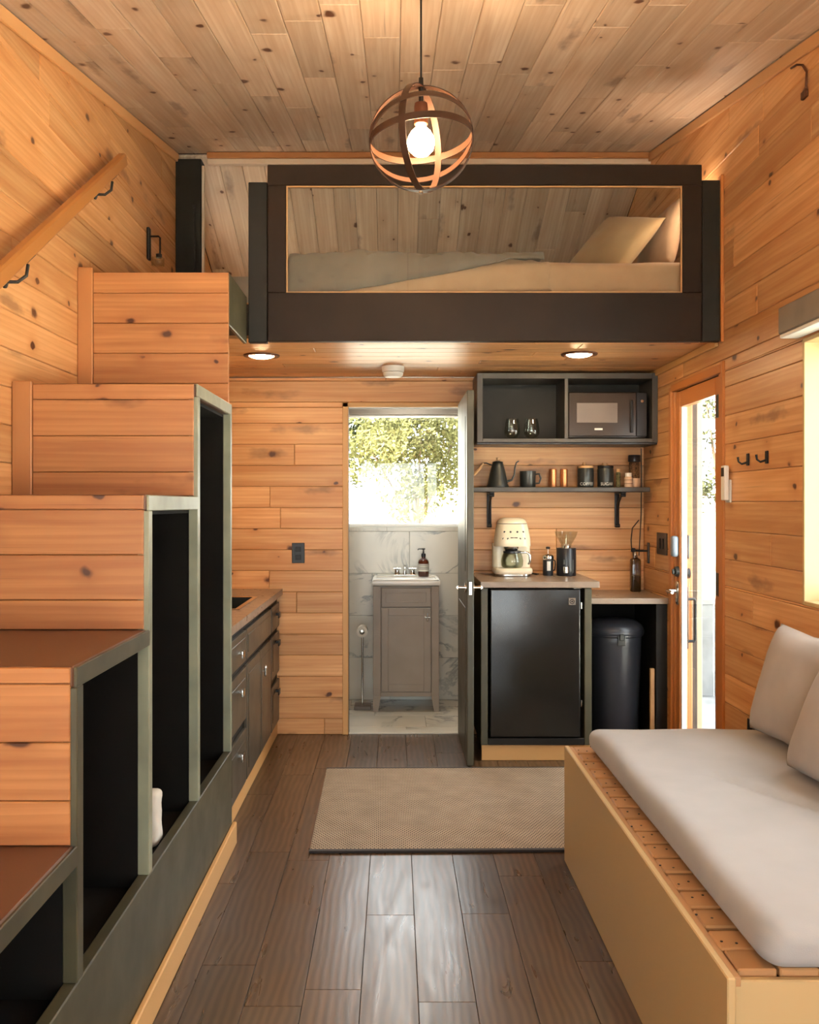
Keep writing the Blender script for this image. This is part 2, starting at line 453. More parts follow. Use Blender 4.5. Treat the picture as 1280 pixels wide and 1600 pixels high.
def thing(name, loc, label, cat, group=None):
    o = bpy.data.objects.new(name, None); COL.objects.link(o); o.location = loc; o.empty_display_size = .1
    ORG[o.name] = Vector(loc); o['label'] = label; o['category'] = cat
    if group: o['group'] = group
    return o
def tag(o, label, cat, group=None):
    o['label'] = label; o['category'] = cat
    if group: o['group'] = group
    return o
def struct(o, label=None):
    o['kind'] = 'structure'
    if label: o['label'] = label
    return o
def dup(root, loc, label=None):
    r = root.copy(); COL.objects.link(r); r.location = loc
    if label: r['label'] = label
    for ch in list(root.children):
        c = ch.copy(); COL.objects.link(c); c.parent = r
        for g in list(ch.children):
            d = g.copy(); COL.objects.link(d); d.parent = c
    return r
def box(*a, **k): return MB().box(*a, **k)

# -------- planks
def clip_poly(P, hp):
    a, b, c = hp; out = []
    for i in range(len(P)):
        p, q = P[i], P[(i+1) % len(P)]
        dp, dq = a*p[0]+b*p[1]-c, a*q[0]+b*q[1]-c
        if dp <= 0: out.append(p)
        if (dp < 0 < dq) or (dq < 0 < dp):
            t = dp/(dp-dq); out.append((p[0]+(q[0]-p[0])*t, p[1]+(q[1]-p[1])*t))
    return out
def clean(P):
    out = []
    for p in P:
        if not out or math.dist(p, out[-1]) > 1e-4: out.append(p)
    if len(out) > 1 and math.dist(out[0], out[-1]) < 1e-4: out.pop()
    return out
def area(P): return .5*sum(P[i][0]*P[(i+1) % len(P)][1]-P[(i+1) % len(P)][0]*P[i][1] for i in range(len(P)))
def inset(P, d):
    if area(P) < 0: P = P[::-1]
    bb = [p for p in P]; Q = P
    n = len(P)
    for i in range(n):
        p, q = P[i], P[(i+1) % n]; ex, ey = q[0]-p[0], q[1]-p[1]; L = math.hypot(ex, ey)
        nx, ny = ey/L, -ex/L
        Q = clip_poly(Q, (nx, ny, nx*p[0]+ny*p[1]-d))
        if len(Q) < 3: return []
    return clean(Q)
def plank_mesh(name, P, org, U, V, N, t, ch, uoff):
    """P: convex outline in (u, v); back at N=0, face at N=t; uv u runs along the board"""
    if area(P) < 0: P = P[::-1]
    Pi = inset(P, ch)
    if len(Pi) != len(P): Pi = None
    cu = sum(p[0] for p in P)/len(P); cv = sum(p[1] for p in P)/len(P)
    c = org+U*cu+V*cv
    bm = bmesh.new(); uvl = bm.loops.layers.uv.new('UVMap')
    def ring(PP, h): return [bm.verts.new(U*(p[0]-cu)+V*(p[1]-cv)+N*h) for p in PP]
    A = ring(P, 0); B = ring(P, t-ch if Pi else t); n = len(P)
    fs = [bm.faces.new(A[::-1])]
    for i in range(n): fs.append(bm.faces.new((A[i], A[(i+1) % n], B[(i+1) % n], B[i])))
    if Pi:
        C_ = ring(Pi, t)
        for i in range(n): fs.append(bm.faces.new((B[i], B[(i+1) % n], C_[(i+1) % n], C_[i])))
        fs.append(bm.faces.new(C_))
    else: fs.append(bm.faces.new(B))
    bmesh.ops.recalc_face_normals(bm, faces=bm.faces)
    for f in bm.faces:
        for l in f.loops:
            l[uvl].uv = (l.vert.co.dot(U)+uoff[0], l.vert.co.dot(V)+uoff[1]+l.vert.co.dot(N))
    me = bpy.data.meshes.new(name); bm.to_mesh(me); bm.free()
    return me, c
def planks(root, name, org, U, V, N, u0, u1, v0, v1, pitch, vref, mat, openings=(), clips=(), seg=(1.2, 2.6), t=.014, gap=.0016, ch=.003, joints=None):
    org, U, V, N = Vector(org), Vector(U).normalized(), Vector(V).normalized(), Vector(N).normalized()
    k0 = math.floor((v0-vref)/pitch); k1 = math.ceil((v1-vref)/pitch); cnt = 0
    for k in range(k0, k1):
        a, b = max(v0, vref+k*pitch), min(v1, vref+(k+1)*pitch)
        if b-a < .006: continue
        cuts = {a, b}
        for (ua, ub, va, vb) in openings:
            for z in (va, vb):
                if a+.004 < z < b-.004: cuts.add(z)
        cuts = sorted(cuts)
        # joints along the board
        js = []; u = u0 - random.uniform(0, seg[1])
        while u < u1:
            u += random.uniform(*seg); js.append(u)
        for c0, c1 in zip(cuts[:-1], cuts[1:]):
            iv = [(u0, u1)]
            for (ua, ub, va, vb) in openings:
                if va < c1-1e-4 and vb > c0+1e-4:
                    nv = []
                    for (p, q) in iv:
                        if ub <= p or ua >= q: nv.append((p, q)); continue
                        if ua > p: nv.append((p, ua))
                        if ub < q: nv.append((ub, q))
                    iv = nv
            for (p, q) in iv:
                cc = [p]+[j for j in js if p+.08 < j < q-.08]+[q]
                for s0, s1 in zip(cc[:-1], cc[1:]):
                    P = [(s0+gap/2, c0+gap/2), (s1-gap/2, c0+gap/2), (s1-gap/2, c1-gap/2), (s0+gap/2, c1-gap/2)]
                    for hp in clips: P = clip_poly(P, hp)
                    P = clean(P) if len(P) >= 3 else P
                    if len(P) < 3 or abs(area(P)) < .0006: continue
                    me, c = plank_mesh(name, P, org, U, V, N, t, ch, (random.random()*60, random.random()*60))
                    me.materials.append(M[mat]); o = bpy.data.objects.new(name, me); COL.objects.link(o)
                    o.parent = root; o.location = c-ORG[root.name]; cnt += 1
    return cnt
def panel_wall(name, org, U, V, N, u0, u1, v0, v1, thick, mat, openings=(), clips=(), poly=None):
    """solid backing wall with openings; front face at N=0, extends to N=-thick"""
    org, U, V, N = Vector(org), Vector(U), Vector(V), Vector(N)
    us = sorted({u0, u1, *[x for o in openings for x in o[:2] if u0 < x < u1]})
    vsx = sorted({v0, v1, *[x for o in openings for x in o[2:] if v0 < x < v1]})
    mb = MB()
    for a, b in zip(us[:-1], us[1:]):
        for c, d in zip(vsx[:-1], vsx[1:]):
            m = ((a+b)/2, (c+d)/2)
            if any(o[0] < m[0] < o[1] and o[2] < m[1] < o[3] for o in openings): continue
            P = [(a, c), (b, c), (b, d), (a, d)]
            for hp in clips: P = clip_poly(P, hp)
            P = clean(P) if len(P) >= 3 else []
            if len(P) < 3: continue
            n = len(P); V3 = [org+U*p[0]+V*p[1] for p in P]+[org+U*p[0]+V*p[1]-N*thick for p in P]
            mb.poly(V3, [list(range(n)), list(range(2*n-1, n-1, -1))]+[[i, (i+1) % n, n+(i+1) % n, n+i] for i in range(n)])
    o = mb.obj(name, mat, None, origin=(0, 0, 0)); return struct(o)

T = .014   # plank thickness
# ================================================================== STRUCTURE
# --- ceilings
c_main = MB().prism([(YN-.3, ceil_z(YN-.3)+T), (RY, RZ+T), (7.2, ceil_z(7.2)+T), (7.2, ceil_z(7.2)+.25), (RY, RZ+.25), (YN-.3, ceil_z(YN-.3)+.25)], 0, XL-.14, XR+.14).obj('ceiling', 'siding', origin=(0, 0, 0)); struct(c_main)
PW = .137
dm = Vector((0, 1, SM)).normalized(); dl = Vector((0, 1, SL)).normalized()
n_m = Vector((0, SM, -1)).normalized(); n_l = Vector((0, SL, -1)).normalized()
Lm = (RY-YN)/dm.y; Ll = (YE+.1-RY)/dl.y
planks(c_main, 'plank', Vector((0, YN, ceil_z(YN)))-n_m*T, dm, (1, 0, 0), n_m, 0, Lm, XL+.001, XR-.001, PW, .02, 'ceil', seg=(.7, 1.9), t=T)
planks(c_main, 'plank', Vector((0, RY, RZ))-n_l*T, dl, (1, 0, 0), n_l, 0.02, Ll, XL+.001, XR-.001, PW, .02, 'ceil', seg=(1.1, 2.4), t=T)

# --- side walls
def roofclip(y_is=0):
    # u = Y, v = Z
    return [(-SM, 1, RZ-SM*RY-.004), (-SL, 1, RZ-SL*RY-.004)]
win_r = (1.60, 3.49, 1.04, 2.04)
door_r = (4.36, 5.12, 0.0, 2.035)
loft_added_l = (5.78, 6.12, 2.62, 2.96)  # hidden opening added to bring light into the loft
wl = panel_wall('wall_left', (XL-T, 0, 0), (0, 1, 0), (0, 0, 1), (1, 0, 0), YN-.15, 7.0, -.02, 3.8, .12, 'siding', openings=[loft_added_l], clips=[(-SM, 1, RZ+T-SM*RY), (-SL, 1, RZ+T-SL*RY)])
planks(wl, 'plank', (XL-T, 0, 0), (0, 1, 0), (0, 0, 1), (1, 0, 0), YN, YE, 0.0, 3.8, .1298, 1.429-.1298*11, 'wall', openings=[loft_added_l], clips=roofclip(), seg=(1.8, 3.4))
wr = panel_wall('wall_right', (XR+T, 0, 0), (0, 1, 0), (0, 0, 1), (-1, 0, 0), YN-.15, 7.0, -.02, 3.8, .12, 'siding', openings=[win_r, door_r], clips=[(-SM, 1, RZ+T-SM*RY), (-SL, 1, RZ+T-SL*RY)])
planks(wr, 'plank', (XR+T, 0, 0), (0, 1, 0), (0, 0, 1), (-1, 0, 0), YN, YE, 0.0, 3.8, .1327, 1.429-.1327*10, 'wall', openings=[win_r, door_r], clips=roofclip(), seg=(1.6, 3.2))
# --- partition with the bathroom doorway
bd = (-.285, .405, 0.0, 2.012)
wb = panel_wall('wall_back', (0, YB+T, 0), (1, 0, 0), (0, 0, 1), (0, -1, 0), XL, XR, 0, 2.196, .07, 'siding', openings=[bd])
planks(wb, 'plank', (0, YB+T, 0), (1, 0, 0), (0, 0, 1), (0, -1, 0), XL+.001, XR-.001, 0.0, 2.196, .1298, 1.0066-.1298*7, 'wall', openings=[bd], seg=(3.0, 4.2))
# --- bathroom end wall with marble tiles
bw = (-.40, .62, 1.253, 2.10)
we = panel_wall('wall_bathroom', (0, YE+.008, 0), (1, 0, 0), (0, 0, 1), (0, -1, 0), XL, XR, 0, 3.2, .13, 'grout', openings=[bw])
planks(we, 'tile', (0, YE+.008, 0), (1, 0, 0), (0, 0, 1), (0, -1, 0), XL, XR, 0.0, 2.196, .305, .0, 'marble', openings=[bw], seg=(.609, .61), t=.008, gap=.003, ch=.0008)
# --- near wall with an unseen glazed opening added for daylight (behind the camera)
nw = (-1.12, 1.32, .25, 2.12)
wn = panel_wall('wall_near', (0, YN-T, 0), (1, 0, 0), (0, 0, 1), (0, 1, 0), XL, XR, 0, 2.34, .12, 'siding', openings=[nw])
planks(wn, 'plank', (0, YN-T, 0), (1, 0, 0), (0, 0, 1), (0, 1, 0), XL+.002, XR-.002, 0.0, 2.30, .1298, 0, 'wall', openings=[nw], seg=(1.5, 3))
def window_frame(name, org, U, V, N, o, d=.03, fr=.045, mul=(), label=None, matf='whiteframe'):
    root = bpy.data.objects.new(name, None); COL.objects.link(root); ORG[root.name] = Vector((0, 0, 0)); struct(root, label)
    org, U, V, N = Vector(org), Vector(U), Vector(V), Vector(N)
    def bx(a, b, c, e, z0, z1, nm, mt):
        p, q = org+U*a+V*c+N*z0, org+U*b+V*e+N*z1
        return MB().box(min(p.x, q.x), max(p.x, q.x), min(p.y, q.y), max(p.y, q.y), min(p.z, q.z), max(p.z, q.z), .003 if nm == 'frame' else 0).obj(nm, mt, root)
    u0, u1, v0, v1 = o
    bx(u0, u1, v0, v0+fr, -d, d, 'frame', matf); bx(u0, u1, v1-fr, v1, -d, d, 'frame', matf)
    bx(u0, u0+fr, v0+fr, v1-fr, -d, d, 'frame', matf); bx(u1-fr, u1, v0+fr, v1-fr, -d, d, 'frame', matf)
    for m in mul: bx(m-fr/2, m+fr/2, v0+fr, v1-fr, -d, d, 'frame', matf)
    ed = [u0+fr]+[x for m in mul for x in (m-fr/2, m+fr/2)]+[u1-fr]
    for a, b in zip(ed[::2], ed[1::2]): bx(a, b, v0+fr, v1-fr, -.003, .003, 'pane', 'glass')
    return root
window_frame('window_1', (0, YE+.09, 0), (1, 0, 0), (0, 0, 1), (0, -1, 0), bw, fr=.02, label='wide bathroom window looking onto sunlit trees')
window_frame('window_2', (XR+.115, 0, 0), (0, 1, 0), (0, 0, 1), (-1, 0, 0), win_r, fr=.04, mul=(2.6,), d=.02, label='window in right wall with a deep pine reveal')
window_frame('window_4_added', (XL-.07, 0, 0), (0, 1, 0), (0, 0, 1), (1, 0, 0), loft_added_l, fr=.025, d=.055, label='small loft window added for light, unseen behind the black post')
window_frame('window_3_added', (0, YN-.09, 0), (1, 0, 0), (0, 0, 1), (0, 1, 0), nw, fr=.05, mul=(-.3, .5))

# --- floor
fl = struct(box(XL-.12, XR+.12, YN-.13, YB+.05, -.12, -T).obj('floor', 'siding', origin=(0, 0, 0)))
planks(fl, 'plank', (0, 0, -T), (0, 1, 0), (1, 0, 0), (0, 0, 1), YN, YB+.045, XL+.001, XR-.001, .165, .067, 'floor', seg=(.9, 1.3), t=T, gap=.0012, ch=.0012)
bf = struct(box(XL-.12, XR+.12, YB+.05, 7.0, -.12, -.008).obj('floor', 'grout', origin=(0, 0, 0)), 'bathroom floor of white marble tiles')
planks(bf, 'tile', (0, 0, -.008), (1, 0, 0), (0, 1, 0), (0, 0, 1), XL, XR, YB+.085, YE, .305, YB+.2, 'marble', seg=(.609, .61), t=.008, gap=.003, ch=.0008)
struct(box(bd[0]+.002, bd[1]-.002, YB+.002, YB+.084, .0, .012, .003).obj('trim_threshold', 'marble'), 'white marble sill in the bathroom doorway')

# --- loft platform: slab, soffit planks
lf = MB()
lf.box(XL, XR, 4.376, YE, 2.2+T, 2.36); lf.box(XL, XS-.0195, 3.93, 4.376, 2.2+T, 2.36)
lf = struct(lf.obj('ceiling', 'siding', origin=(0, 0, 0)), 'pine soffit under the loft')
planks(lf, 'plank', (0, 0, 2.2+T), (1, 0, 0), (0, 1, 0), (0, 0, -1), XL+.001, XR-.001, 4.385, YB+.01, .1298, YB-.01, 'wall', seg=(1.4, 3), t=T)
planks(lf, 'floorboard', (0, 0, 2.36), (1, 0, 0), (0, 1, 0), (0, 0, 1), XL+.001, XR-.001, 4.40, YE-.01, .1298, YB, 'wall', seg=(1.4, 3), t=T)

# --- crown trims along the sloping ceiling
for sgn, X in ((1, XL), (-1, XR)):
    mb = MB(); y0, y1 = YN+.02, RY-.02
    mb.beam((X+sgn*.008, y0, ceil_z(y0)-.032), (X+sgn*.008, y1, ceil_z(y1)-.032), .016, .05)
    struct(mb.obj('trim_%d' % (1 if sgn > 0 else 2), 'wall'))
# corner trim under loft at right wall
struct(box(XR-.018, XR, 4.40, YB-.001, 2.165, 2.1995, .003).obj('trim_3', 'pinelight'))
# --- window reveal (right window), casing
rv = MB(); y0, y1, z0, z1 = win_r
rv.box(XR-.002, XR+.095, y1-.016, y1+.0, z0, z1, .002); rv.box(XR-.002, XR+.095, y0, y0+.016, z0, z1, .002)
rv.box(XR-.002, XR+.095, y0+.016, y1-.016, z0, z0+.016, .002); rv.box(XR-.002, XR+.095, y0+.016, y1-.016, z1-.016, z1, .002)
struct(rv.obj('trim_4', 'ply'), 'pale pine reveal boards of the right window')

# --- ridge beam
t_ = thing('ridge_beam', (.15, RY-.03, 3.46), 'long pine ridge trim where the two ceiling slopes meet', 'beam')
box(XL+.19, XR+.0, RY-.06, RY-.02, 3.488, 3.524, .004).obj('upper_strip', 'riser', t_)
box(XL+.19, XR+.0, RY-.05, RY-.01, 3.455, 3.488, .004).obj('lower_strip', 'ceil', t_)

# --- doorway casing of bathroom
cs = MB(); a, b = bd[0], bd[1]
cs.box(a-.036, a-.001, YB-.008, YB+.10, 0, bd[3]+.03, .003); cs.box(a-.036, b+.02, YB-.008, YB+.10, bd[3]+.001, bd[3]+.03, .003)
cs.box(b-.0, b+.02, YB-.008, YB+.10, 0, bd[3]+.001, .003)
struct(cs.obj('trim_5', 'pinelight'), 'thin pine casing round the bathroom doorway')

# --- bathroom door leaf, standing open towards the camera
d1 = bpy.data.objects.new('door_1', None); COL.objects.link(d1); d1.location = (.40, 5.695, 0); ORG['door_1'] = Vector(d1.location); struct(d1, 'dark grey bathroom door standing wide open, seen edge on')
box(.388, .424, 4.98, 5.695, .012, 2.03, .003).obj('leaf', 'stairpaint', d1)
mb = MB()
for (za, zb) in ((.15, .85), (1.05, 1.9)):
    for xx in (.3875, .4245): mb.box(xx-.002, xx+.002, 5.09, 5.58, za, zb, .001)
mb.obj('raised_panel', 'stairpaint', d1)
h = MB()
for sg, x in ((-1, .388), (1, .424)):
    h.cyl((x, 5.04, .965), (x+sg*.008, 5.04, .965), .027); h.cyl((x, 5.04, .965), (x+sg*.045, 5.04, .965), .009)
    h.tube([(x+sg*.045, 5.035, .965), (x+sg*.047, 5.08, .965), (x+sg*.045, 5.14, .963)], [.009, .008, .007])
h.obj('lever_handle', 'chrome', d1, True)
box(.398, .414, 4.976, 4.982, .93, 1.0, .001).obj('latch_plate', 'chrome', d1)
mb = MB()
for z in (.25, 1.75): mb.cyl((.408, 5.70, z-.045), (.408, 5.70, z+.045), .006)
mb.obj('hinge', 'gunmetal', d1, True)

# --- entry door in the right wall (casing + glazed leaf)
cs = MB()
cs.box(XR-.012, XR+.10, 5.12, 5.16, 0, 2.06, .003); cs.box(XR-.012, XR+.10, 4.313, 4.345, 0, 2.085, .004)
cs.box(XR-.012, XR+.10, 4.345, 5.12, 2.035, 2.075, .003); cs.box(XR-.0, XR+.10, 4.345, 4.402, 0, 2.035, .003); cs.box(XR-.0, XR+.10, 5.093, 5.12, 0, 2.035, .003)
struct(cs.obj('trim_6', 'orange'), 'orange stained casing of the glazed entry door')
d2 = bpy.data.objects.new('door_2', None); COL.objects.link(d2); d2.location = (1.56, 4.42, 0); ORG['door_2'] = Vector(d2.location); struct(d2, 'orange stained entry door with tall glass pane')
mb = MB()
mb.box(1.545, 1.587, 5.032, 5.09, .01, 2.03, .003); mb.box(1.545, 1.587, 4.405, 4.475, .01, 2.03, .003)
mb.box(1.545, 1.587, 4.475, 5.032, 1.945, 2.03, .003); mb.box(1.545, 1.587, 4.475, 5.032, .01, .20, .003)
mb.obj('leaf_frame', 'orange', d2)
mb = MB(); mb.box(1.553, 1.579, 5.02, 5.032, .20, 1.945, .002); mb.box(1.553, 1.579, 4.475, 4.487, .20, 1.945, .002)
mb.obj('glazing_bead', 'whiteframe', d2)
box(1.563, 1.569, 4.487, 5.02, .20, 1.945).obj('pane', 'glass', d2)
MB().rbox(1.505, 1.545, 5.036, 5.084, 1.13, 1.245, .016, (6, 6, 6)).obj('lock_body', 'grayseal', d2, True)
MB().cyl((1.545, 5.06, 1.05), (1.528, 5.06, 1.05), .03, .026).box(1.512, 1.53, 5.055, 5.065, 1.035, 1.065, .003).obj('thumb_turn', 'gunmetal', d2, True)
h = MB(); h.rbox(1.533, 1.545, 5.036, 5.084, .87, 1.0, .01, (4, 4, 6)); h.cyl((1.54, 5.06, .945), (1.485, 5.06, .945), .010)
h.tube([(1.487, 5.06, .945), (1.480, 5.02, .947), (1.482, 4.955, .945)], [.010, .009, .008]); h.obj('lever_handle', 'chrome', d2, True)
h = MB(); h.box(1.587, 1.60, 5.037, 5.083, 1.12, 1.25, .004); h.cyl((1.587, 5.06, 1.04), (1.606, 5.06, 1.04), .028)
h.box(1.587, 1.597, 5.04, 5.08, .63, .97, .004)
h.tube([(1.59, 5.06, .90), (1.632, 5.06, .90), (1.640, 5.06, .89), (1.640, 5.06, .68), (1.632, 5.06, .67), (1.59, 5.06, .67)], .008)
h.obj('pull_handle', 'blackmetal', d2, True)
for z in (1.83, .98, .2):
    MB().box(1.538, 1.547, 4.398, 4.445, z, z+.11, .002).cyl((1.538, 4.402, z), (1.538, 4.402, z+.11), .006).obj('hinge', 'gunmetal', d2, True)

# ================================================================== STAIRS
st = thing('storage_staircase', (-1.0, 2.7, 0), 'storage staircase with pine risers, brown treads and black open cubbies', 'staircase')
RISE = [(.312, 1.37), (.69, 1.993), (1.072, 2.572), (1.445, 3.207), (1.8335, 3.863)]   # (top of lower tread, Y of the riser behind it)
tops = [.69, 1.072, 1.445, 1.8335]; ys = [1.37, 1.993, 2.572, 3.207, 3.863]
TH = .045
for k, z in enumerate(tops):
    box(XL, XS+.004, ys[k]-.012, ys[k+1]+.0, z-TH, z, .004).obj('tread', 'tread', st)
    # edge facing the room; upper treads carry daylight sheen in their colour
    box(XS+.004, XS+.012, ys[k]-.012, ys[k+1], z-TH-.0, z-.001, .002).obj('tread_edge', 'edgesheen' if k > 1 else 'stairpaint', st)
# side frame: stiles (edge of each divider), base panel, base edge
for k, y in enumerate(ys):
    zt = tops[k]-TH if k < 4 else 1.83
    wd = (.045, .040, .036, .038, .03)[k]
    yy0 = y-.012 if k < 4 else y-.03
    box(XS-.02, XS+.012, yy0, yy0+wd, .395, zt, .002).obj('side_stile', 'edgesheen' if k >= 2 else 'stairpaint', st)  # farther stiles have the daylight sheen in their colour
    box(XL, XS-.02, yy0+.002, yy0+.02, .36, zt, 0).obj('divider', 'cubby', st)
for k in range(4):
    mb = box(XL+.001, XL+.012, ys[k]+.03, ys[k+1], .36, tops[k]-TH, 0); mb.obj('cubby_back', 'cubby', st)
    box(XL+.012, XS-.02, ys[k]+.03, ys[k+1], .35, .36, 0).obj('cubby_floor', 'cubby', st)
    box(XL+.012, XS-.02, ys[k]+.03, ys[k+1], tops[k]-TH-.012, tops[k]-TH-.001, 0).obj('cubby_top', 'cubby', st)
box(XS-.02, XS+.012, 1.37, 3.863, .0, .395, .003).obj('base_panel', 'stairpaint', st)
box(XS+.012, XS+.030, .9, 3.88, .0, .092, .004).obj('skirting', 'pinelight', st)
# risers in pine boards
def riser(y, z0, z1, seam, x0, x1):
    zz = [z0]; s_ = seam
    while s_ > z0+.02: s_ -= .1248
    s_ += .1248
    while s_ < z1-.012:
        if s_ > z0+.012: zz.append(s_)
        s_ += .1248
    zz.append(z1)
    for a, b in zip(zz[:-1], zz[1:]):
        me, c = plank_mesh('riser_board', [(x0, a+.0008), (x1, a+.0008), (x1, b-.0008), (x0, b-.0008)], Vector((0, y, 0)), Vector((1, 0, 0)), Vector((0, 0, 1)), Vector((0, -1, 0)), .018, .002, (random.random()*50, random.random()*50))
        me.materials.append(M['riser']); o = bpy.data.objects.new('riser_board', me); COL.objects.link(o); o.parent = st; o.location = c-ORG[st.name]
riser(1.37, 0.0, .645, .5, XL, XS-.0)
riser(1.993, .691, 1.072-TH+.044, 1.036, XL+.0, XS-.002)
riser(2.572, 1.073, 1.444, 1.404, XL, XS-.002)
riser(3.207, 1.446, 1.832, 1.778, XL+.07, XS-.002)
riser(3.863, 1.834, 2.379, 2.168, XL+.065, XS-.0)
box(XL+.001, XL+.069, 3.180, 3.206, 1.446, 1.842, .004).obj('corner_board', 'riser', st)
box(XL+.001, XL+.064, 3.838, 3.862, 1.834, 2.40, .004).obj('corner_board', 'riser', st)
# top landing
box(XS-.018, XS+.0, 3.864, 4.325, 2.165, 2.384, .003).obj('landing_side', 'stairpaint', st)
box(XL+.001, XS-.0185, 3.864, 4.39, 2.3605, 2.374, .002).obj('landing', 'tread', st)
box(XL+.001, XS-.0185, 3.864, 3.925, 2.165, 2.36, .002).obj('landing_joist', 'cubby', st)

# white cloth hanging in a cubby
mb = MB()
def tw(p):
    n = noise.noise(p*22)*.006; return Vector((p.x+n, p.y+n, p.z))
mb.rbox(-.84, -.728, 2.84, 2.92, .3615, .53, .02, (10, 8, 16), tw)
tag(mb.obj('folded_towel', 'towel', None, True), 'small white towel standing in a black stair cubby', 'towel')

# handrail
hr = thing('handrail', (-1.245, 3.3, 2.4), 'sloping pine handrail on the left wall above the stairs', 'handrail')
def railp(y): return Vector((-1.245, y, 2.15+.646*(y-2.94)))
MB().beam(railp(1.9), railp(4.25), .04, .058, bev=.008).obj('rail', 'rail', hr)
for y in (4.06, 3.12, 2.2):
    p = railp(y); b_ = MB()
    b_.lathe((XL, y, p.z-.10), [(0, .0), (.022, .0), (.022, .006), (.012, .012), (0, .012)], 20, 'X')
    b_.tube([(XL+.008, y, p.z-.10), (-1.27, y+.005, p.z-.10), (-1.247, y+.02, p.z-.075), (-1.245, y+.03, p.z-.035)], .006)
    b_.beam((-1.245, y, p.z-.036+0.0), (-1.245, y+.07, p.z-.036+.045), .022, .004, bev=.0005)
    b_.obj('bracket', 'gunmetal', hr, True)

# small wall lamp
wlmp = thing('wall_lamp', (XL, 4.93, 2.7), 'small black wall lamp with a clear glass cup', 'wall lamp')
MB().box(XL+.0, XL+.016, 4.91, 4.95, 2.715, 2.885, .005, 2).obj('wall_plate', 'blackmetal', wlmp)
MB().tube([(XL+.01, 4.93, 2.84), (XL+.06, 4.93, 2.84), (XL+.068, 4.93, 2.832), (XL+.068, 4.93, 2.74)], .005).cyl((XL+.062, 4.93, 2.745), (XL+.062, 4.93, 2.725), .016).obj('arm', 'blackmetal', wlmp, True)
MB().lathe((XL+.056, 4.93, 2.68), [(.028, 0), (.034, .005), (.034, .045), (.031, .045), (.031, .008), (.0, .006)], 24, closed=False).obj('glass_cup', 'thinglass', wlmp, True)

# ================================================================== LOFT FRONT
lp = thing('loft_railing', (.42, 4.33, 2.17), 'dark framed loft guard with a long clear glass pane', 'railing')
yf, yb2 = 4.328, 4.372
box(-.594, -.507, yf, yb2, 2.405, 2.905, .003).obj('stile', 'loftblack', lp); box(1.343, 1.433, yf, yb2, 2.405, 2.905, .003).obj('stile', 'loftblack', lp)
box(-.594, 1.433, yf, yb2, 2.905, 3.002, .003).obj('top_rail', 'loftblack', lp)
box(-.594, 1.433, yf, yb2, 2.178, 2.405, .003).obj('bottom_beam', 'loftblack', lp)
box(-.507, 1.343, yf+.02, yf+.026, 2.405, 2.905).obj('pane', 'glass', lp)
mb = MB()
for a in ((-.507, -.501, 2.405, 2.905), (1.337, 1.343, 2.405, 2.905), (-.501, 1.337, 2.405, 2.411), (-.501, 1.337, 2.899, 2.905)): mb.box(a[0], a[1], yf+.006, yf+.018, a[2], a[3], .001)
mb.obj('glazing_bead', 'woodknob', lp)
box(-.684, -.596, yf+.006, yb2, 2.172, 2.922, .003).obj('post', 'black', lp)
box(1.435, 1.520, yf+.006, yb2, 2.178, 2.932, .003).obj('post', 'black', lp)
box(1.5205, 1.5345, yf-.005, yb2, 2.175, 2.955, .002).obj('edge_trim', 'orange', lp)

# black post at the left wall below the ridge
pp = thing('ridge_post', (-1.23, 5.6, 2.374), 'black wooden post standing against the left wall under the ridge', 'post')
box(XL+.001, -1.160, 5.56, 5.66, 2.375, 3.487, .004).obj('shaft', 'black', pp)
box(-1.1595, -1.145, 5.57, 5.60, 2.375, 3.45, .002).obj('edge_strip', 'ceil', pp)
mb = MB()
for z in (3.2, 2.72): mb.box(-1.21, -1.19, 5.553, 5.561, z-.01, z+.01, .002)
mb.box(-1.202, -1.196, 5.555, 5.560, 2.72, 3.2, .001); mb.obj('slide_bolt', 'blackmetal', pp)

# ---- loft bed
def wr1(p, amp=.012, f=4.5):
    n = noise.noise(Vector((p.x*f, p.y*f, p.z*f*1.5)))*amp+noise.noise(Vector((p.x*f*3, p.y*f*3, p.z*9)))*amp*.35
    return Vector((p.x, p.y, p.z+n))
mb = MB(); mb.rbox(-.50, 1.515, 4.445, 6.10, 2.375, 2.585, (.05, .05, .06), (30, 22, 6), lambda p: p+(wr1(p, .007)-p)*max(0, (p.z-2.40)/.18))
tag(mb.obj('loft_mattress', 'loftsheet', None, True), 'thick mattress in a tan sheet lying in the loft', 'mattress')
def drape(x0, x1, yb_, hang, amp, nx, seed, wave, ztop=2.592, thick=.02, yfr=4.40):
    """cloth lying on the mattress and hanging over its front"""
    nv = 34; V = []; F = []
    for j in range(nv+1):
        for i in range(nx+1):
            u = i/nx; v = j/nv; x = x0+(x1-x0)*u
            hz = hang(u); L1 = (yb_-yfr); tot = L1+hz; s_ = v*tot
            q = Vector((x*wave[0]+seed, s_*wave[1], seed))
            n = noise.noise(q)*amp + abs(noise.noise(q*2.3))*amp*.7
            if s_ < L1-.05: y = yb_-s_; z = ztop+n+amp*.3; 
            elif s_ < L1+.03:
                a = (s_-(L1-.05))/.08*math.pi/2; y = yfr+.05-.05*math.sin(a); z = ztop-.045+.045*math.cos(a)+n*math.cos(a)+amp*.3*math.cos(a); y -= n*.3*math.sin(a)
            else: y = yfr-n*.25-.002; z = ztop-.045-(s_-L1-.03)
            y = max(y, 4.378)
            V.append((x+noise.noise(q*1.7+Vector((5, 0, 0)))*.02, y, z))
    for j in range(nv):
        for i in range(nx):
            a = j*(nx+1)+i; F.append((a, a+1, a+nx+2, a+nx+1))
    mb = MB(); mb.poly(V, F); return mb
q1 = drape(-.505, .72, 5.9, lambda u: max(.004, .205*max(0, 1-u/.86)**.75), .030, 90, 3.1, (4.2, 6), 2.610, .02, 4.400).obj('quilt', 'quilt', None, True)
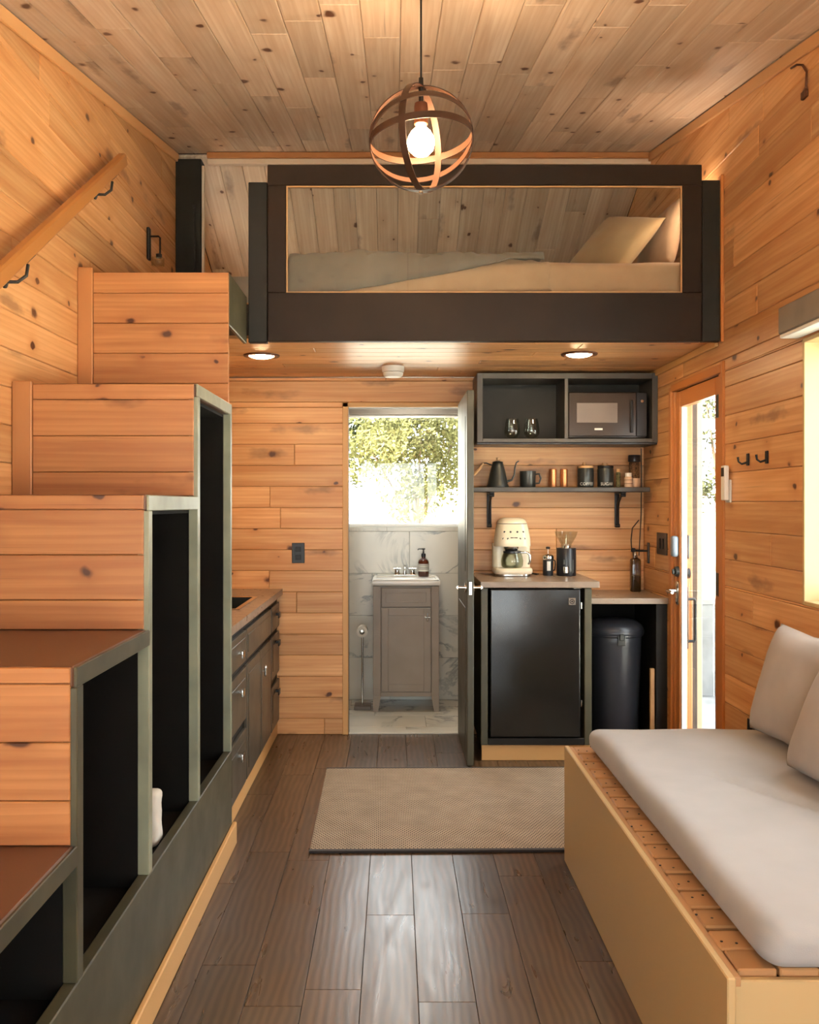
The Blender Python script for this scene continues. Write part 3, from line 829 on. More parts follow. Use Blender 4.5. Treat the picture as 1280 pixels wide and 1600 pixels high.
q1.modifiers.new('thickness', 'SOLIDIFY').thickness = .012; tag(q1, 'crumpled grey quilt spread over the left half of the loft bed', 'quilt')
q2 = drape(-.35, .74, 4.72, lambda u: .15+.02*math.sin(u*5), .026, 80, 9.4, (6.5, 9), 2.582, .012, 4.432).obj('top_sheet', 'loftsheet', None, True)
q2.modifiers.new('thickness', 'SOLIDIFY').thickness = .008; tag(q2, 'rumpled cream sheet folded over the front of the loft bed', 'sheet')
q3 = drape(.72, 1.28, 6.0, lambda u: .004, .03, 40, 5.4, (3, 4), 2.588).obj('blanket', 'quilt', None, True)
for v in q3.data.vertices: v.co.y = v.co.y*.42+.36
q3.modifiers.new('thickness', 'SOLIDIFY').thickness = .012; tag(q3, 'low grey blanket fold in front of the loft pillows', 'blanket')
def pillow(name, mat, w_, h_, t_, loc, rot, n=22, sag=.0):
    V = []; F = []
    for s_ in (1, -1):
        for j in range(n+1):
            for i in range(n+1):
                u, v = -1+2*i/n, -1+2*j/n
                k = max(0, (1-u**2)*(1-v**2))**.5
                pin = 1-.07*(1-abs(v))*abs(u)**3; piv = 1-.07*(1-abs(u))*abs(v)**3
                z = s_*t_/2*(k**.85)+noise.noise(Vector((u*2, v*2, s_+w_*9)))*.012*k
                V.append((u*w_/2*pin, v*h_/2*piv, z))
    m = (n+1)**2
    for s_ in (0, 1):
        for j in range(n):
            for i in range(n):
                a = s_*m+j*(n+1)+i; q = (a, a+1, a+n+2, a+n+1); F.append(q if s_ == 0 else q[::-1])
    b = bmesh.new(); vv = [b.verts.new(p) for p in V]
    for f in F: b.faces.new([vv[i] for i in f])
    bmesh.ops.remove_doubles(b, verts=b.verts, dist=1e-5); bmesh.ops.recalc_face_normals(b, faces=b.faces)
    me = bpy.data.meshes.new(name); b.to_mesh(me); b.free(); me.materials.append(M[mat])
    for p in me.polygons: p.use_smooth = True
    o = bpy.data.objects.new(name, me); COL.objects.link(o); o.location = loc; o.rotation_euler = rot; return o
def facing(nrm, up, loc):
    n_ = Vector(nrm).normalized(); u_ = Vector(up); u_ = (u_-n_*u_.dot(n_)).normalized(); x_ = u_.cross(n_)
    return Matrix((x_, u_, n_)).transposed().to_euler()
tag(pillow('loft_pillow', 'loftpillow', .46, .42, .13, (1.17, 4.98, 2.80), facing((-.62, -.50, .55), (.62, 0, 1), 0)), 'plain tan pillow leaning in the loft, left one of the pair', 'pillow')
tag(pillow('loft_pillow', 'loftpillow2', .44, .40, .12, (1.415, 4.98, 2.80), facing((-.95, -.15, .25), (.2, .2, 1), 0)), 'patterned pillow against the loft wall, right of the plain one', 'pillow')
mb = MB(); mb.rbox(-.02, .08, 5.55, 5.70, 2.62, 2.735, .045, (8, 8, 6))
tag(mb.obj('dark_cushion', 'cubby', None, True), 'small round dark cushion at the back of the loft bed', 'cushion')

# ================================================================== LIGHT FITTINGS
def ring_band(mb, c, R_, nrm, wd, th, seg=72):
    c = Vector(c); n_ = Vector(nrm).normalized(); a_ = n_.orthogonal().normalized(); b_ = n_.cross(a_)
    V = []; F = []
    for k in range(seg):
        d = a_*math.cos(2*math.pi*k/seg)+b_*math.sin(2*math.pi*k/seg)
        for (r, h) in ((R_, -wd/2), (R_, wd/2), (R_-th, wd/2), (R_-th, -wd/2)): V.append(c+d*r+n_*h)
    for k in range(seg):
        k2 = (k+1) % seg
        for q in range(4): F.append((k*4+q, k*4+(q+1) % 4, k2*4+(q+1) % 4, k2*4+q))
    mb.poly(V, F)
pc = Vector((.082, 2.90, 2.56)); zc = ceil_z(2.9)
pd = thing('pendant_lamp', (pc.x, pc.y, pc.z-.165), 'bronze ring globe pendant lamp with a glowing bulb', 'pendant lamp')
for nrm in ((.10, 1, 0), (.92, -.38, 0), (-.09, .06, 1), (-.12, .50, .88)):
    mb = MB(); ring_band(mb, pc, .1635-.0022*(nrm[1] < .4), nrm, .021, .003); mb.obj('ring', 'bronze', pd, True)
MB().cyl(pc+Vector((0, 0, .135)), (pc.x, pc.y, zc-.02), .0032, seg=12).obj('cord', 'blackmetal', pd, True)
MB().lathe((pc.x, pc.y, zc-.028), [(.0, 0), (.04, .002), (.058, .012), (.06, .026), (0, .026)], 32).obj('canopy', 'blackmetal', pd, True)
MB().lathe(pc, [(.007, .19), (.008, .16), (.007, .11), (.0065, .10)], 16).obj('stem', 'blackmetal', pd, True)
MB().lathe(pc, [(0, .112), (.020, .110), (.0215, .10), (.0215, .045), (.018, .042), (0, .042)], 28).obj('socket', 'bronzedark', pd, True)
MB().lathe(pc, [(.012, .045), (.017, .034), (.030, .022), (.041, .002), (.043, -.014), (.038, -.034), (.024, -.049), (.0, -.055)], 32).obj('bulb', 'bulb', pd, True)
MB().lathe(pc, [(0, -.172), (.006, -.17), (.007, -.160), (0, -.158)], 16).obj('finial', 'chrome', pd, True)
for i, (x, y) in enumerate(((-.70, 4.875), (.96, 4.83))):
    t = thing('ceiling_light', (x, y, 2.19), ['recessed round ceiling light under the loft near the stairs', 'recessed round ceiling light under the loft above the dark cabinet'][i], 'ceiling light', 'recessed lights under the loft')
    MB().lathe((x, y, 2.19), [(.066, .010), (.066, .004), (.078, .0), (.093, .003), (.095, .010)], 40, closed=False).obj('bezel', 'bronzedark', t, True)
    MB().lathe((x, y, 2.193), [(0, -.012), (.03, -.010), (.055, -.004), (.066, .003), (.066, .006), (0, .006)], 40).obj('lens', 'downlight', t, True)
t = thing('smoke_detector', (-.01, 5.28, 2.14), 'white round smoke detector on the soffit above the doorway', 'smoke detector')
MB().lathe((-.01, 5.28, 2.14), [(0, 0), (.045, .0), (.056, .010), (.058, .022), (.05, .026)], 36).obj('cover', 'white', t, True)
MB().lathe((-.01, 5.28, 2.14), [(.05, .026), (.062, .03), (.064, .052), (.064, .0598), (0, .0598)], 36).obj('base', 'white', t, True)

t = thing('bathroom_fill_light', (.1, 6.25, 2.15), 'unseen round flush light added to brighten the bathroom', 'ceiling light')  # lamp out of view, added to brighten the bathroom
MB().lathe((.1, 6.25, 2.15), [(0, 0), (.12, .004), (.13, .02), (.13, .035), (0, .036)], 36).obj('diffuser', 'bathfill', t, True)
MB().lathe((.1, 6.25, 2.15), [(.13, .036), (.14, .038), (.14, .063), (0, .063)], 36).obj('base', 'chrome', t, True)
mb = MB(); mb.tube([(XR-.006, 3.58, 3.10), (XR-.01, 3.52, 3.085), (XR-.01, 3.47, 3.06), (XR-.008, 3.44, 3.02), (XR-.006, 3.45, 2.97), (XR-.005, 3.46, 2.95)], .004)
mb.box(XR-.014, XR, 3.44, 3.48, 2.93, 2.96, .003)
tag(mb.obj('cable', 'bronzedark', None, True), 'short brown cable clipped high on the right wall', 'cable')

t = thing('wall_lamp', (XR, 4.55, 2.78), 'added globe lamp brightening the loft, hidden behind the right loft post', 'wall lamp')  # lamp added out of sight to brighten the loft
MB().box(XR-.014, XR, 4.52, 4.58, 2.78, 2.88, .004, 2).obj('wall_plate', 'blackmetal', t)
MB().tube([(XR-.012, 4.55, 2.81), (XR-.04, 4.55, 2.805), (XR-.052, 4.55, 2.825)], .005).cyl((XR-.052, 4.55, 2.82), (XR-.052, 4.55, 2.842), .016).obj('arm', 'blackmetal', t, True)
MB().lathe((XR-.052, 4.55, 2.842), [(.012, 0), (.026, .01), (.034, .03), (.034, .042), (.026, .06), (.012, .070), (0, .072)], 28).obj('globe', 'loftfill', t, True)

# ================================================================== LEFT COUNTER UNIT
y0c, y1c = 3.895, YB-.003
XF = -.725
kc = thing('kitchen_cabinet', (-1.0, 4.8, 0), 'low dark kitchen cabinet run with drawers and doors beyond the stairs', 'cabinet')
mb = MB(); mb.box(XF-.016, XF, y0c, y1c, .0805, .858, .001); mb.box(XL+.001, XF-.016, y0c, y0c+.016, .0805, .858); mb.box(XL+.001, XF-.016, y1c-.016, y1c, .0805, .858)
mb.box(XL+.001, XL+.012, y0c+.016, y1c-.016, .0805, .858); mb.box(XL+.012, XF-.016, y0c+.016, y1c-.016, .0805, .096); mb.obj('body', 'black', kc)
box(XL+.001, XF-.01, y0c, y1c, 0.0, .08, 0).obj('plinth', 'pinelight', kc)
box(XF-.01, XF+.004, y0c+.0, y1c, .0, .085, .003).obj('toe_board', 'pinelight', kc)
def front(ya, yb_, za, zb, nm, hz=None, hy=None, knobmat='chrome', vertical=False):
    o = box(XF, XF+.018, ya, yb_, za, zb, .005, 2).obj(nm, 'cabpaint', kc)
    m2 = MB()
    fr = .045 if zb-za > .2 else .03
    ORG[o.name] = ORG[kc.name]
    m2.box(XF+.018, XF+.021, ya+fr, yb_-fr, za+fr, zb-fr, .0025); m2.obj('panel', 'cabpaint', o)
    if hz is not None:
        hy = hy if hy is not None else (ya+yb_)/2
        h = MB()
        if vertical:
            h.cyl((XF+.018, hy, hz), (XF+.036, hy, hz), .006); h.rbox(XF+.03, XF+.045, hy-.009, hy+.009, hz-.03, hz+.03, .007, (5, 5, 7))
        else:
            h.box(XF+.018, XF+.04, hy-.006, hy+.006, hz-.008, hz+.008, .002); h.box(XF+.036, XF+.044, hy-.032, hy+.032, hz-.022, hz+.012, .004, 2)
        h.obj('handle', knobmat, o, True)
    return o
c1, c2, c3 = (3.97, 4.42), (4.44, 5.30), (5.33, 5.68)
for (za, zb) in ((.675, .82), (.40, .645), (.10, .355)):
    front(c1[0], c1[1], za, zb, 'drawer', zb-.075)
for (za, zb, hz) in ((.675, .82, .765), (.40, .645, .60), (.10, .355, .31)):
    front(c3[0], c3[1], za, zb, 'drawer', hz, None, 'blackmetal')
front(c2[0], c2[1], .675, .82, 'false_front')
front(c2[0], (c2[0]+c2[1])/2-.004, .10, .645, 'door')
front((c2[0]+c2[1])/2+.004, c2[1], .10, .645, 'door', .53, c2[0]+.50, 'chrome', True)
# worktop with cut-out
sx0, sx1, sy0, sy1 = -1.20, -.775, 4.57, 5.17
ct = MB()
ct.box(XL+.001, sx0, y0c, y1c, .860, .897, 0); ct.box(sx1, XS-.0, y0c, y1c, .860, .897, 0)
ct.box(sx0, sx1, y0c, sy0, .860, .897, .0); ct.box(sx0, sx1, sy1, y1c, .860, .897, .0)
tag(ct.obj('countertop', 'counter', None), 'grey brown worktop with a sink, beyond the stairs', 'countertop')
sk = thing('sink', (-.99, 4.87, .897), 'steel rimmed dark kitchen sink in the left worktop', 'sink')
mb = MB()
for a in ((sx0-.012, sx0+.014, sy0-.012, sy1+.012), (sx1-.014, sx1+.012, sy0-.012, sy1+.012), (sx0+.014, sx1-.014, sy0-.012, sy0+.014), (sx0+.014, sx1-.014, sy1-.014, sy1+.012)):
    mb.box(*a, .8975, .902, .0015)
mb.obj('rim', 'chrome', sk)
mb = MB(); e = .003
mb.box(sx0+e, sx0+e+.008, sy0+e, sy1-e, .72, .8975); mb.box(sx1-e-.008, sx1-e, sy0+e, sy1-e, .72, .8975); mb.box(sx0+e+.008, sx1-e-.008, sy0+e, sy0+e+.008, .72, .8975)
mb.box(sx0+e+.008, sx1-e-.008, sy1-e-.008, sy1-e, .72, .8975); mb.box(sx0+e, sx1-e, sy0+e, sy1-e, .712, .72)
mb.obj('basin', 'gunmetal', sk)

# outlet on partition
def outlet(nm, loc, axis, label, w_=.078, h_=.124, cat='outlet', kind='outlet'):
    """axis 'Y': plate faces -Y ; 'X': plate faces -X"""
    t = thing(nm, loc, label, cat); x, y, z = loc
    def bx(a, b, c, d, e, f, bev):
        if axis == 'Y': return MB().box(x+a, x+b, y-d, y-c, z+e, z+f, bev)
        return MB().box(x-d, x-c, y+a, y+b, z+e, z+f, bev)
    bx(-w_/2, w_/2, 0, .006, 0, h_, .002).obj('cover_plate', 'blackplastic', t)
    if kind == 'outlet':
        for zz in (.035, .085):
            bx(-.017, .017, .006, .0085, zz-.014, zz+.014, .0015).obj('socket', 'blackmetal', t)
    else:
        for xx in ((-.03, .03) if w_ > .1 else (0,)): bx(xx-.012, xx+.012, .006, .011, h_/2-.03, h_/2+.03, .002).obj('rocker', 'blackmetal', t)
    return t
outlet('wall_outlet', (-.594, YB, 1.055), 'Y', 'black outlet on the pine wall left of the bathroom doorway')
outlet('light_switch', (XR, 5.32, 1.128), 'X', 'black double switch plate beside the entry door lock', .20, .125, 'switch', 'switch')
outlet('wall_outlet', (XR, 3.99, .365), 'X', 'black outlet low on the right wall behind the mattress')

# ================================================================== FRIDGE CABINET
fc = thing('fridge_cabinet', (.79, 5.4, 0), 'dark painted surround of the fridge on a pine plinth', 'cabinet')
box(.474, .513, 5.11, YB-.002, .09, .955, .003).obj('side_panel', 'stairpaint', fc)
box(1.045, 1.085, 5.11, YB-.002, .09, .955, .003).obj('side_panel', 'stairpaint', fc)
box(.513, 1.045, 5.11, YB-.002, .09, .128, .003).obj('bottom_board', 'black', fc)
box(.48, 1.08, 5.13, 5.15, 0, .0895, .003).obj('plinth', 'pinelight', fc)
box(.513, 1.045, 5.69, YB-.002, .13, .955).obj('back_panel', 'cubby', fc)
tag(box(.470, 1.125, 5.095, YB-.002, .957, .992, .004, 2).obj('countertop', 'counter'), 'grey worktop over the fridge, under the coffee maker', 'countertop')
fr = thing('mini_fridge', (.775, 5.4, .129), 'black glossy mini fridge with a small chrome badge', 'fridge')
box(.530, 1.020, 5.16, 5.62, .129, .945, .004).obj('body', 'blackplastic', fr)
box(.525, 1.022, 5.105, 5.155, .135, .950, .008, 3).obj('door', 'fridge', fr, True)
bd_ = MB().box(.955, .995, 5.101, 5.106, .862, .902, .0015); bd_.obj('badge', 'chrome', fr)
mb = MB(); mb.lathe((.975, 5.1010, .882), [(.010, 0), (.013, 0), (.013, -.0015), (.010, -.0015)], 24, 'Y', False); mb.box(.970, .980, 5.0996, 5.1012, .879, .885); mb.obj('badge_emblem', 'blackmetal', fr)
for z in (.30, .84): MB().cyl((1.030, 5.125, z), (1.030, 5.125, z+.035), .006).obj('hinge_pin', 'chrome', fr, True)
mb = MB(); mb.box(.985, 1.03, 5.11, 5.15, .951, .956, .001); mb.obj('hinge_plate', 'chrome', fr)

# lower cabinet with bin
lc = thing('bin_cabinet', (1.31, 5.45, 0), 'open black cabinet under the low worktop, holding the bin', 'cabinet')
box(1.092, 1.108, 5.23, YB-.002, 0, .855, .002).obj('side_panel', 'black', lc)
box(1.470, 1.533, 5.22, YB-.002, 0, .855, .002).obj('side_panel', 'black', lc)
box(1.108, 1.470, 5.69, YB-.002, 0, .855).obj('back_panel', 'cubby', lc)
box(1.442, 1.466, 5.232, 5.255, 0, .49, .003).obj('cleat', 'woodknob', lc)
tag(box(1.095, 1.5345, 5.20, YB-.002, .857, .890, .003, 2).obj('countertop', 'counter'), 'low grey worktop beside the entry door, over the bin', 'countertop')
bn = thing('trash_can', (1.285, 5.42, 0), 'black lidded trash can inside the open cabinet', 'trash can')
bc = (1.285, 5.42, 0)
MB().lathe(bc, [(.0, .0), (.125, 0), (.132, .012), (.150, .62), (.153, .66), (.150, .665), (0, .665)], 48).obj('body', 'binplastic', bn, True)
MB().lathe(bc, [(.157, .655), (.163, .662), (.163, .70), (.157, .712), (.150, .722), (.12, .742), (.06, .752), (0, .754)], 48).obj('lid', 'binplastic', bn, True)
MB().lathe(bc, [(.164, .668), (.167, .672), (.167, .690), (.164, .694)], 48, closed=False).obj('rim_band', 'binplastic', bn, True)
mb = MB(); mb.box(1.262, 1.308, 5.25, 5.262, .615, .672, .004, 2); mb.box(1.272, 1.298, 5.243, 5.252, .645, .68, .003); mb.obj('latch', 'gunmetal', bn)

# ================================================================== UPPER CABINET
uc = thing('wall_cabinet', (1.005, 5.56, 1.775), 'open dark grey wall cabinet with two bays under the loft', 'wall cabinet')
X0, X1, Y0, Y1, Z0, Z1 = .480, 1.534, 5.41, YB-.002, 1.778, 2.182
tk = .033
box(X0, X0+tk, Y0, Y1, Z0, Z1, .002).obj('side_panel', 'shelfgrey', uc); box(X1-tk, X1, Y0, Y1, Z0, Z1, .002).obj('side_panel', 'shelfgrey', uc)
box(X0+tk, X1-tk, Y0, Y1, Z1-tk, Z1, .002).obj('top_panel', 'shelfgrey', uc); box(X0+tk, X1-tk, Y0, Y1, Z0, Z0+.022, .002).obj('bottom_panel', 'shelfgrey', uc)
box(X0, X1, Y0+.012, Y1, Z0-.012, Z0-.0005, .002).obj('bottom_rail', 'blackplastic', uc)
box(.990, 1.012, Y0, Y1, Z0+.022, Z1-tk, .002).obj('divider', 'shelfgrey', uc)
box(X0+tk, X1-tk, Y1-.008, Y1-.001, Z0+.022, Z1-tk).obj('back_panel', 'black', uc)
zsh = Z0+.022
# stemless glasses
def wineglass(x, y, z, label):
    t = thing('stemless_glass', (x, y, z), label, 'glass', 'stemless glasses in the wall cabinet')
    MB().lathe((x, y, z), [(0, .002), (.022, .0), (.036, .012), (.045, .035), (.046, .055), (.041, .09), (.035, .122), (.0335, .122), (.0395, .09), (.0445, .055), (.0435, .036), (.034, .015), (.02, .006), (0, .006)], 36).obj('bowl', 'thinglass', t, True)
    return t
g = wineglass(.695, 5.49, zsh, 'stemless glass in the wall cabinet, left one of the pair')
wineglass(.810, 5.49, zsh, 'stemless glass in the wall cabinet, right one of the pair')
# microwave
mw = thing('microwave', (1.27, 5.55, zsh), 'dark compact microwave in the right bay of the wall cabinet', 'microwave')
a0, a1, b0, b1 = 1.020, 1.478, zsh+.006, zsh+.275
box(a0, a1, 5.455, 5.70, b0, b1, .004).obj('body', 'microbody', mw)
box(a0, a0+.395, 5.435, 5.4545, b0+.01, b1-.004, .003).obj('door', 'microbody', mw)
box(a0+.045, a0+.285, 5.432, 5.4355, b0+.088, b1-.065, .001).obj('window', 'microreflect', mw)  # door window, coloured pale as a painted reflection
box(a0+.397, a1, 5.437, 5.4545, b0+.01, b1-.004, .003).obj('control_panel', 'blackplastic', mw)
MB().cyl((a1-.03, 5.437, b1-.055), (a1-.03, 5.428, b1-.055), .009).obj('knob', 'chrome', mw, True)
MB().beam((a0+.365, 5.425, b0+.03), (a0+.365, 5.425, b1-.05), .016, .014, up=(0, 1, 0)).obj('handle', 'blackmetal', mw)
box(a0+.15, a0+.197, 5.432, 5.4355, b0+.045, b0+.056, .0005).obj('badge', 'white', mw)
mb = MB()
for x in (a0+.03, a1-.03):
    for y in (5.48, 5.67): mb.cyl((x, y, zsh), (x, y, zsh+.006), .01)
mb.obj('foot', 'blackmetal', mw)

# ================================================================== SHELF
sh = thing('wall_shelf', (.99, 5.6, 1.49), 'long dark wooden shelf below the wall cabinet', 'shelf')
ZS = 1.518
box(.455, 1.515, 5.50, YB-.001, ZS-.028, ZS, .003).obj('board', 'shelfgrey', sh)
for x in (.58, 1.365):
    mb = MB(); mb.box(x-.014, x+.014, YB-.012, YB-.001, 1.275, ZS-.028, .003, 2); mb.box(x-.014, x+.014, 5.53, YB-.012, ZS-.038, ZS-.0285, .002)
    mb.cyl((x-.014, YB-.022, 1.285), (x+.014, YB-.022, 1.285), .011); mb.cyl((x-.014, 5.545, ZS-.048), (x+.014, 5.545, ZS-.048), .010)
    mb.tube([(x, 5.55, ZS-.045), (x, 5.60, ZS-.055), (x, 5.65, ZS-.085), (x, 5.68, ZS-.13), (x, YB-.02, ZS-.19), (x, YB-.018, 1.30)], .007)
    mb.obj('bracket', 'blackmetal', sh, True)
YI = 5.605
# kettle
kt = thing('gooseneck_kettle', (.62, YI, ZS), 'black gooseneck kettle with a wooden grip on the shelf', 'kettle')
kx = .622
MB().lathe((kx, YI, ZS), [(0, 0), (.066, 0), (.067, .006), (.060, .022), (.055, .05), (.046, .095), (.038, .125), (.034, .142), (.030, .15), (0, .152)], 40).obj('body', 'gunmetal', kt, True)
MB().lathe((kx, YI, ZS), [(.032, .150), (.034, .153), (.02, .158), (.006, .162), (0, .162)], 32).obj('lid', 'blackmetal', kt, True)
MB().lathe((kx, YI, ZS), [(0, .162), (.005, .162), (.010, .172), (.009, .181), (0, .183)], 20).obj('lid_knob', 'woodknob', kt, True)
MB().tube([(kx+.052, YI, ZS+.035), (kx+.085, YI, ZS+.045), (kx+.100, YI, ZS+.075), (kx+.104, YI, ZS+.12), (kx+.112, YI, ZS+.150), (kx+.127, YI, ZS+.160)], [.008, .0065, .0055, .005, .0045, .004]).obj('spout', 'gunmetal', kt, True)
MB().tube([(kx-.036, YI, ZS+.135), (kx-.07, YI, ZS+.148), (kx-.092, YI, ZS+.146)], .004).obj('handle_arm', 'blackmetal', kt, True)
MB().tube([(kx-.088, YI, ZS+.148), (kx-.11, YI, ZS+.112), (kx-.145, YI, ZS+.072)], [.008, .009, .008]).obj('handle_grip', 'woodknob', kt, True)
# mug
mg = thing('mug', (.803, YI, ZS), 'dark grey mug between the kettle and the copper shakers', 'mug')
MB().lathe((.803, YI, ZS), [(0, 0), (.044, 0), (.047, .006), (.048, .098), (.045, .098), (.043, .01), (0, .01)], 36).obj('body', 'gunmetal', mg, True)
MB().tube([(.848, YI, ZS+.08), (.872, YI, ZS+.082), (.882, YI, ZS+.055), (.872, YI, ZS+.026), (.848, YI, ZS+.024)], .006).obj('handle', 'gunmetal', mg, True)
# shakers
for i, x in enumerate((.955, 1.022)):
    t = thing('shaker', (x, YI, ZS), ['copper cylinder shaker next to the mug', 'copper cylinder shaker next to the first dark canister'][i], 'shaker', 'copper shakers on the shelf')
    MB().lathe((x, YI, ZS), [(0, 0), (.0215, 0), (.0225, .003), (.0225, .085), (0, .085)], 28).obj('body', 'copper', t, True)
    MB().lathe((x, YI, ZS), [(0.0, .0855), (.022, .0855), (.0225, .088), (.0225, .108), (.019, .112), (0, .112)], 28).obj('cap', 'copper', t, True)
def text_mesh(txt, size, parent, loc, mat, bend=None):
    cu = bpy.data.curves.new('t', 'FONT'); cu.body = txt; cu.size = size; cu.align_x = 'CENTER'; cu.extrude = .0004; cu.resolution_u = 2
    to = bpy.data.objects.new('t', cu); COL.objects.link(to); bpy.context.view_layer.update()
    me = bpy.data.meshes.new_from_object(to.evaluated_get(bpy.context.evaluated_depsgraph_get())); bpy.data.objects.remove(to)
    for v in me.vertices:
        x, y, z = v.co
        if bend: a = x/bend; v.co = (loc[0]+math.sin(a)*(bend+z), loc[1]-math.cos(a)*(bend+z), loc[2]+y)
        else: v.co = (loc[0]+x, loc[1]-z, loc[2]+y)
        v.co -= ORG[parent.name]
    me.materials.clear(); me.materials.append(M[mat]); o = bpy.data.objects.new('lettering', me); COL.objects.link(o); o.parent = parent; return o
for i, (x, wd) in enumerate(((1.152, 'COFFEE'), (1.273, 'SUGAR'))):
    t = thing('canister', (x, YI, ZS), ['dark ceramic canister with pale lid rim, nearer the shakers', 'dark ceramic canister with flat wooden knob, beside the spices'][i], 'canister', 'dark lettered canisters on the shelf')
    MB().lathe((x, YI, ZS), [(0, 0), (.046, 0), (.0485, .006), (.0485, .108), (.045, .116), (0, .116)], 40).obj('body', 'gunmetal', t, True)
    MB().lathe((x, YI, ZS), [(0, .1165), (.047, .1165), (.048, .122), (.046, .130), (0, .132)], 40).obj('lid', 'woodknob' if i == 0 else 'blackmetal', t, True)
    if i == 0: MB().lathe((x-.008, YI, ZS), [(0, .132), (.008, .132), (.012, .142), (.009, .152), (0, .153)], 20).obj('knob', 'woodknob', t, True)
    else: MB().lathe((x-.005, YI, ZS), [(0, .132), (.016, .132), (.018, .138), (.016, .148), (0, .149)], 20).obj('knob', 'woodknob', t, True)
    text_mesh(wd, .026, t, (x, YI, ZS+.012), 'label', .0487)
# spice jars
t = thing('spice_tube', (1.345, YI-.02, ZS), 'slim corked glass tube of herbs right of the canisters', 'jar')
MB().lathe((1.345, YI-.02, ZS), [(0, 0), (.012, 0), (.0135, .004), (.0135, .085), (.011, .092), (0, .092)], 20).obj('body', 'herb', t, True)
MB().lathe((1.345, YI-.02, ZS), [(0, .092), (.010, .092), (.012, .11), (0, .112)], 16).obj('cork', 'woodknob', t, True)
t = thing('spice_jar', (1.400, YI-.045, ZS), 'short spice jar with a pinkish label and white cap', 'jar')
MB().lathe((1.400, YI-.045, ZS), [(0, 0), (.023, 0), (.0245, .004), (.0245, .058), (.018, .064), (0, .064)], 28).obj('body', 'labelpink', t, True)
MB().lathe((1.400, YI-.045, ZS), [(0, .064), (.020, .064), (.020, .086), (0, .087)], 28).obj('cap', 'white', t, True)
mb = MB()
for z in (.02, .042): mb.lathe((1.400, YI-.045, ZS), [(.0247, z), (.0247, z+.003)], 28, closed=False)
mb.obj('label_line', 'bronzedark', t)
t = thing('spice_jar', (1.449, YI+.01, ZS), 'tall spice jar with a black lid at the right end of the shelf', 'jar')
MB().lathe((1.449, YI+.01, ZS), [(0, 0), (.030, 0), (.032, .005), (.032, .055)], 32, closed=False).obj('lower_label', 'labelpink', t, True)
MB().lathe((1.449, YI+.01, ZS), [(.031, .05), (.031, .15), (.026, .155), (0, .155)], 32).obj('body', 'spice', t, True)
MB().lathe((1.449, YI+.01, ZS), [(0, .155), (.036, .155), (.037, .16), (.037, .192), (.034, .196), (0, .196)], 32).obj('lid', 'blackplastic', t, True)
# power cable in the corner
mb = MB(); mb.tube([(1.515, 5.70, 1.76), (1.515, 5.698, 1.52), (1.513, 5.699, 1.35), (1.505, 5.698, 1.20), (1.50, 5.70, 1.10)], .003)
mb.tube([(1.50, 5.70, 1.32), (1.46, 5.702, 1.27), (1.452, 5.702, 1.20), (1.455, 5.702, 1.15), (1.465, 5.702, 1.12), (1.47, 5.703, .95), (1.47, 5.69, .894)], .003)
tag(mb.obj('power_cable', 'blackmetal', None, True), 'thin black power cable hanging in the corner below the cabinet', 'cable')
# swing hook on right wall
hk = thing('wall_hook', (XR, 5.6, 1.06), 'black swing arm hook on the right wall above the low worktop', 'wall hook')
box(XR-.010, XR, 5.585, 5.615, 1.06, 1.185, .003, 2).obj('wall_plate', 'blackmetal', hk)
MB().tube([(XR-.006, 5.60, 1.135), (XR-.05, 5.60, 1.135), (XR-.09, 5.60, 1.137)], .006).box(XR-.108, XR-.084, 5.59, 5.61, 1.128, 1.152, .003).obj('arm', 'blackmetal', hk, True)
# oil bottle
ob = thing('oil_bottle', (1.452, 5.60, .89), 'tall square olive oil bottle with pourer on the low worktop', 'bottle')
mb = MB(); mb.loft([(1.452, 5.60, .027, .027, .8905), (1.452, 5.60, .029, .029, .896), (1.452, 5.60, .029, .029, 1.075), (1.452, 5.60, .026, .026, 1.086), (1.452, 5.60, .012, .012, 1.095), (1.452, 5.60, .011, .011, 1.11)], 32, 6)
mb.obj('body', 'oliveglass', ob, True)
MB().lathe((1.452, 5.60, 1.11), [(0, 0), (.009, 0), (.008, .012), (.004, .02), (.003, .035), (0, .036)], 16).obj('pourer', 'chrome', ob, True)
mb = MB(); mb.loft([(1.452, 5.60, .0255, .0255, .894), (1.452, 5.60, .0265, .0265, .898), (1.452, 5.60, .0265, .0265, .985)], 32, 6); mb.obj('oil', plain('olive_oil', '4a3c10', .3), ob, True)

# ================================================================== COFFEE MAKER
cmx, cmy, cz = .700, 5.535, .992
cm = thing('coffee_maker', (cmx, cmy, cz), 'cream retro drip coffee maker with glass carafe', 'coffee maker')
MB().loft([(cmx, cmy, .100, .095, cz), (cmx, cmy, .104, .10, cz+.004), (cmx, cmy, .104, .10, cz+.014)], 44, 4).obj('base_ring', 'chrome', cm, True)
MB().loft([(cmx, cmy, .110, .108, cz+.014), (cmx, cmy, .116, .112, cz+.022), (cmx, cmy, .116, .112, cz+.040), (cmx, cmy, .110, .106, cz+.048)], 44, 4).obj('base', 'cream', cm, True)
MB().loft([(cmx, cmy+.060, .113, .045, cz+.048), (cmx, cmy+.060, .113, .045, cz+.19)], 44, 5).obj('column', 'cream', cm, True)
MB().loft([(cmx, cmy+.008, .106, .100, cz+.175), (cmx, cmy+.008, .108, .102, cz+.182), (cmx, cmy+.008, .106, .10, cz+.22), (cmx, cmy+.010, .098, .094, cz+.27), (cmx, cmy+.012, .088, .086, cz+.308)], 48, 3.2).obj('head', 'cream', cm, True)
MB().loft([(cmx, cmy+.012, .0865, .0845, cz+.308), (cmx, cmy+.012, .0865, .0845, cz+.3115)], 48, 3.2).obj('lid_gap', 'blackmetal', cm, True)
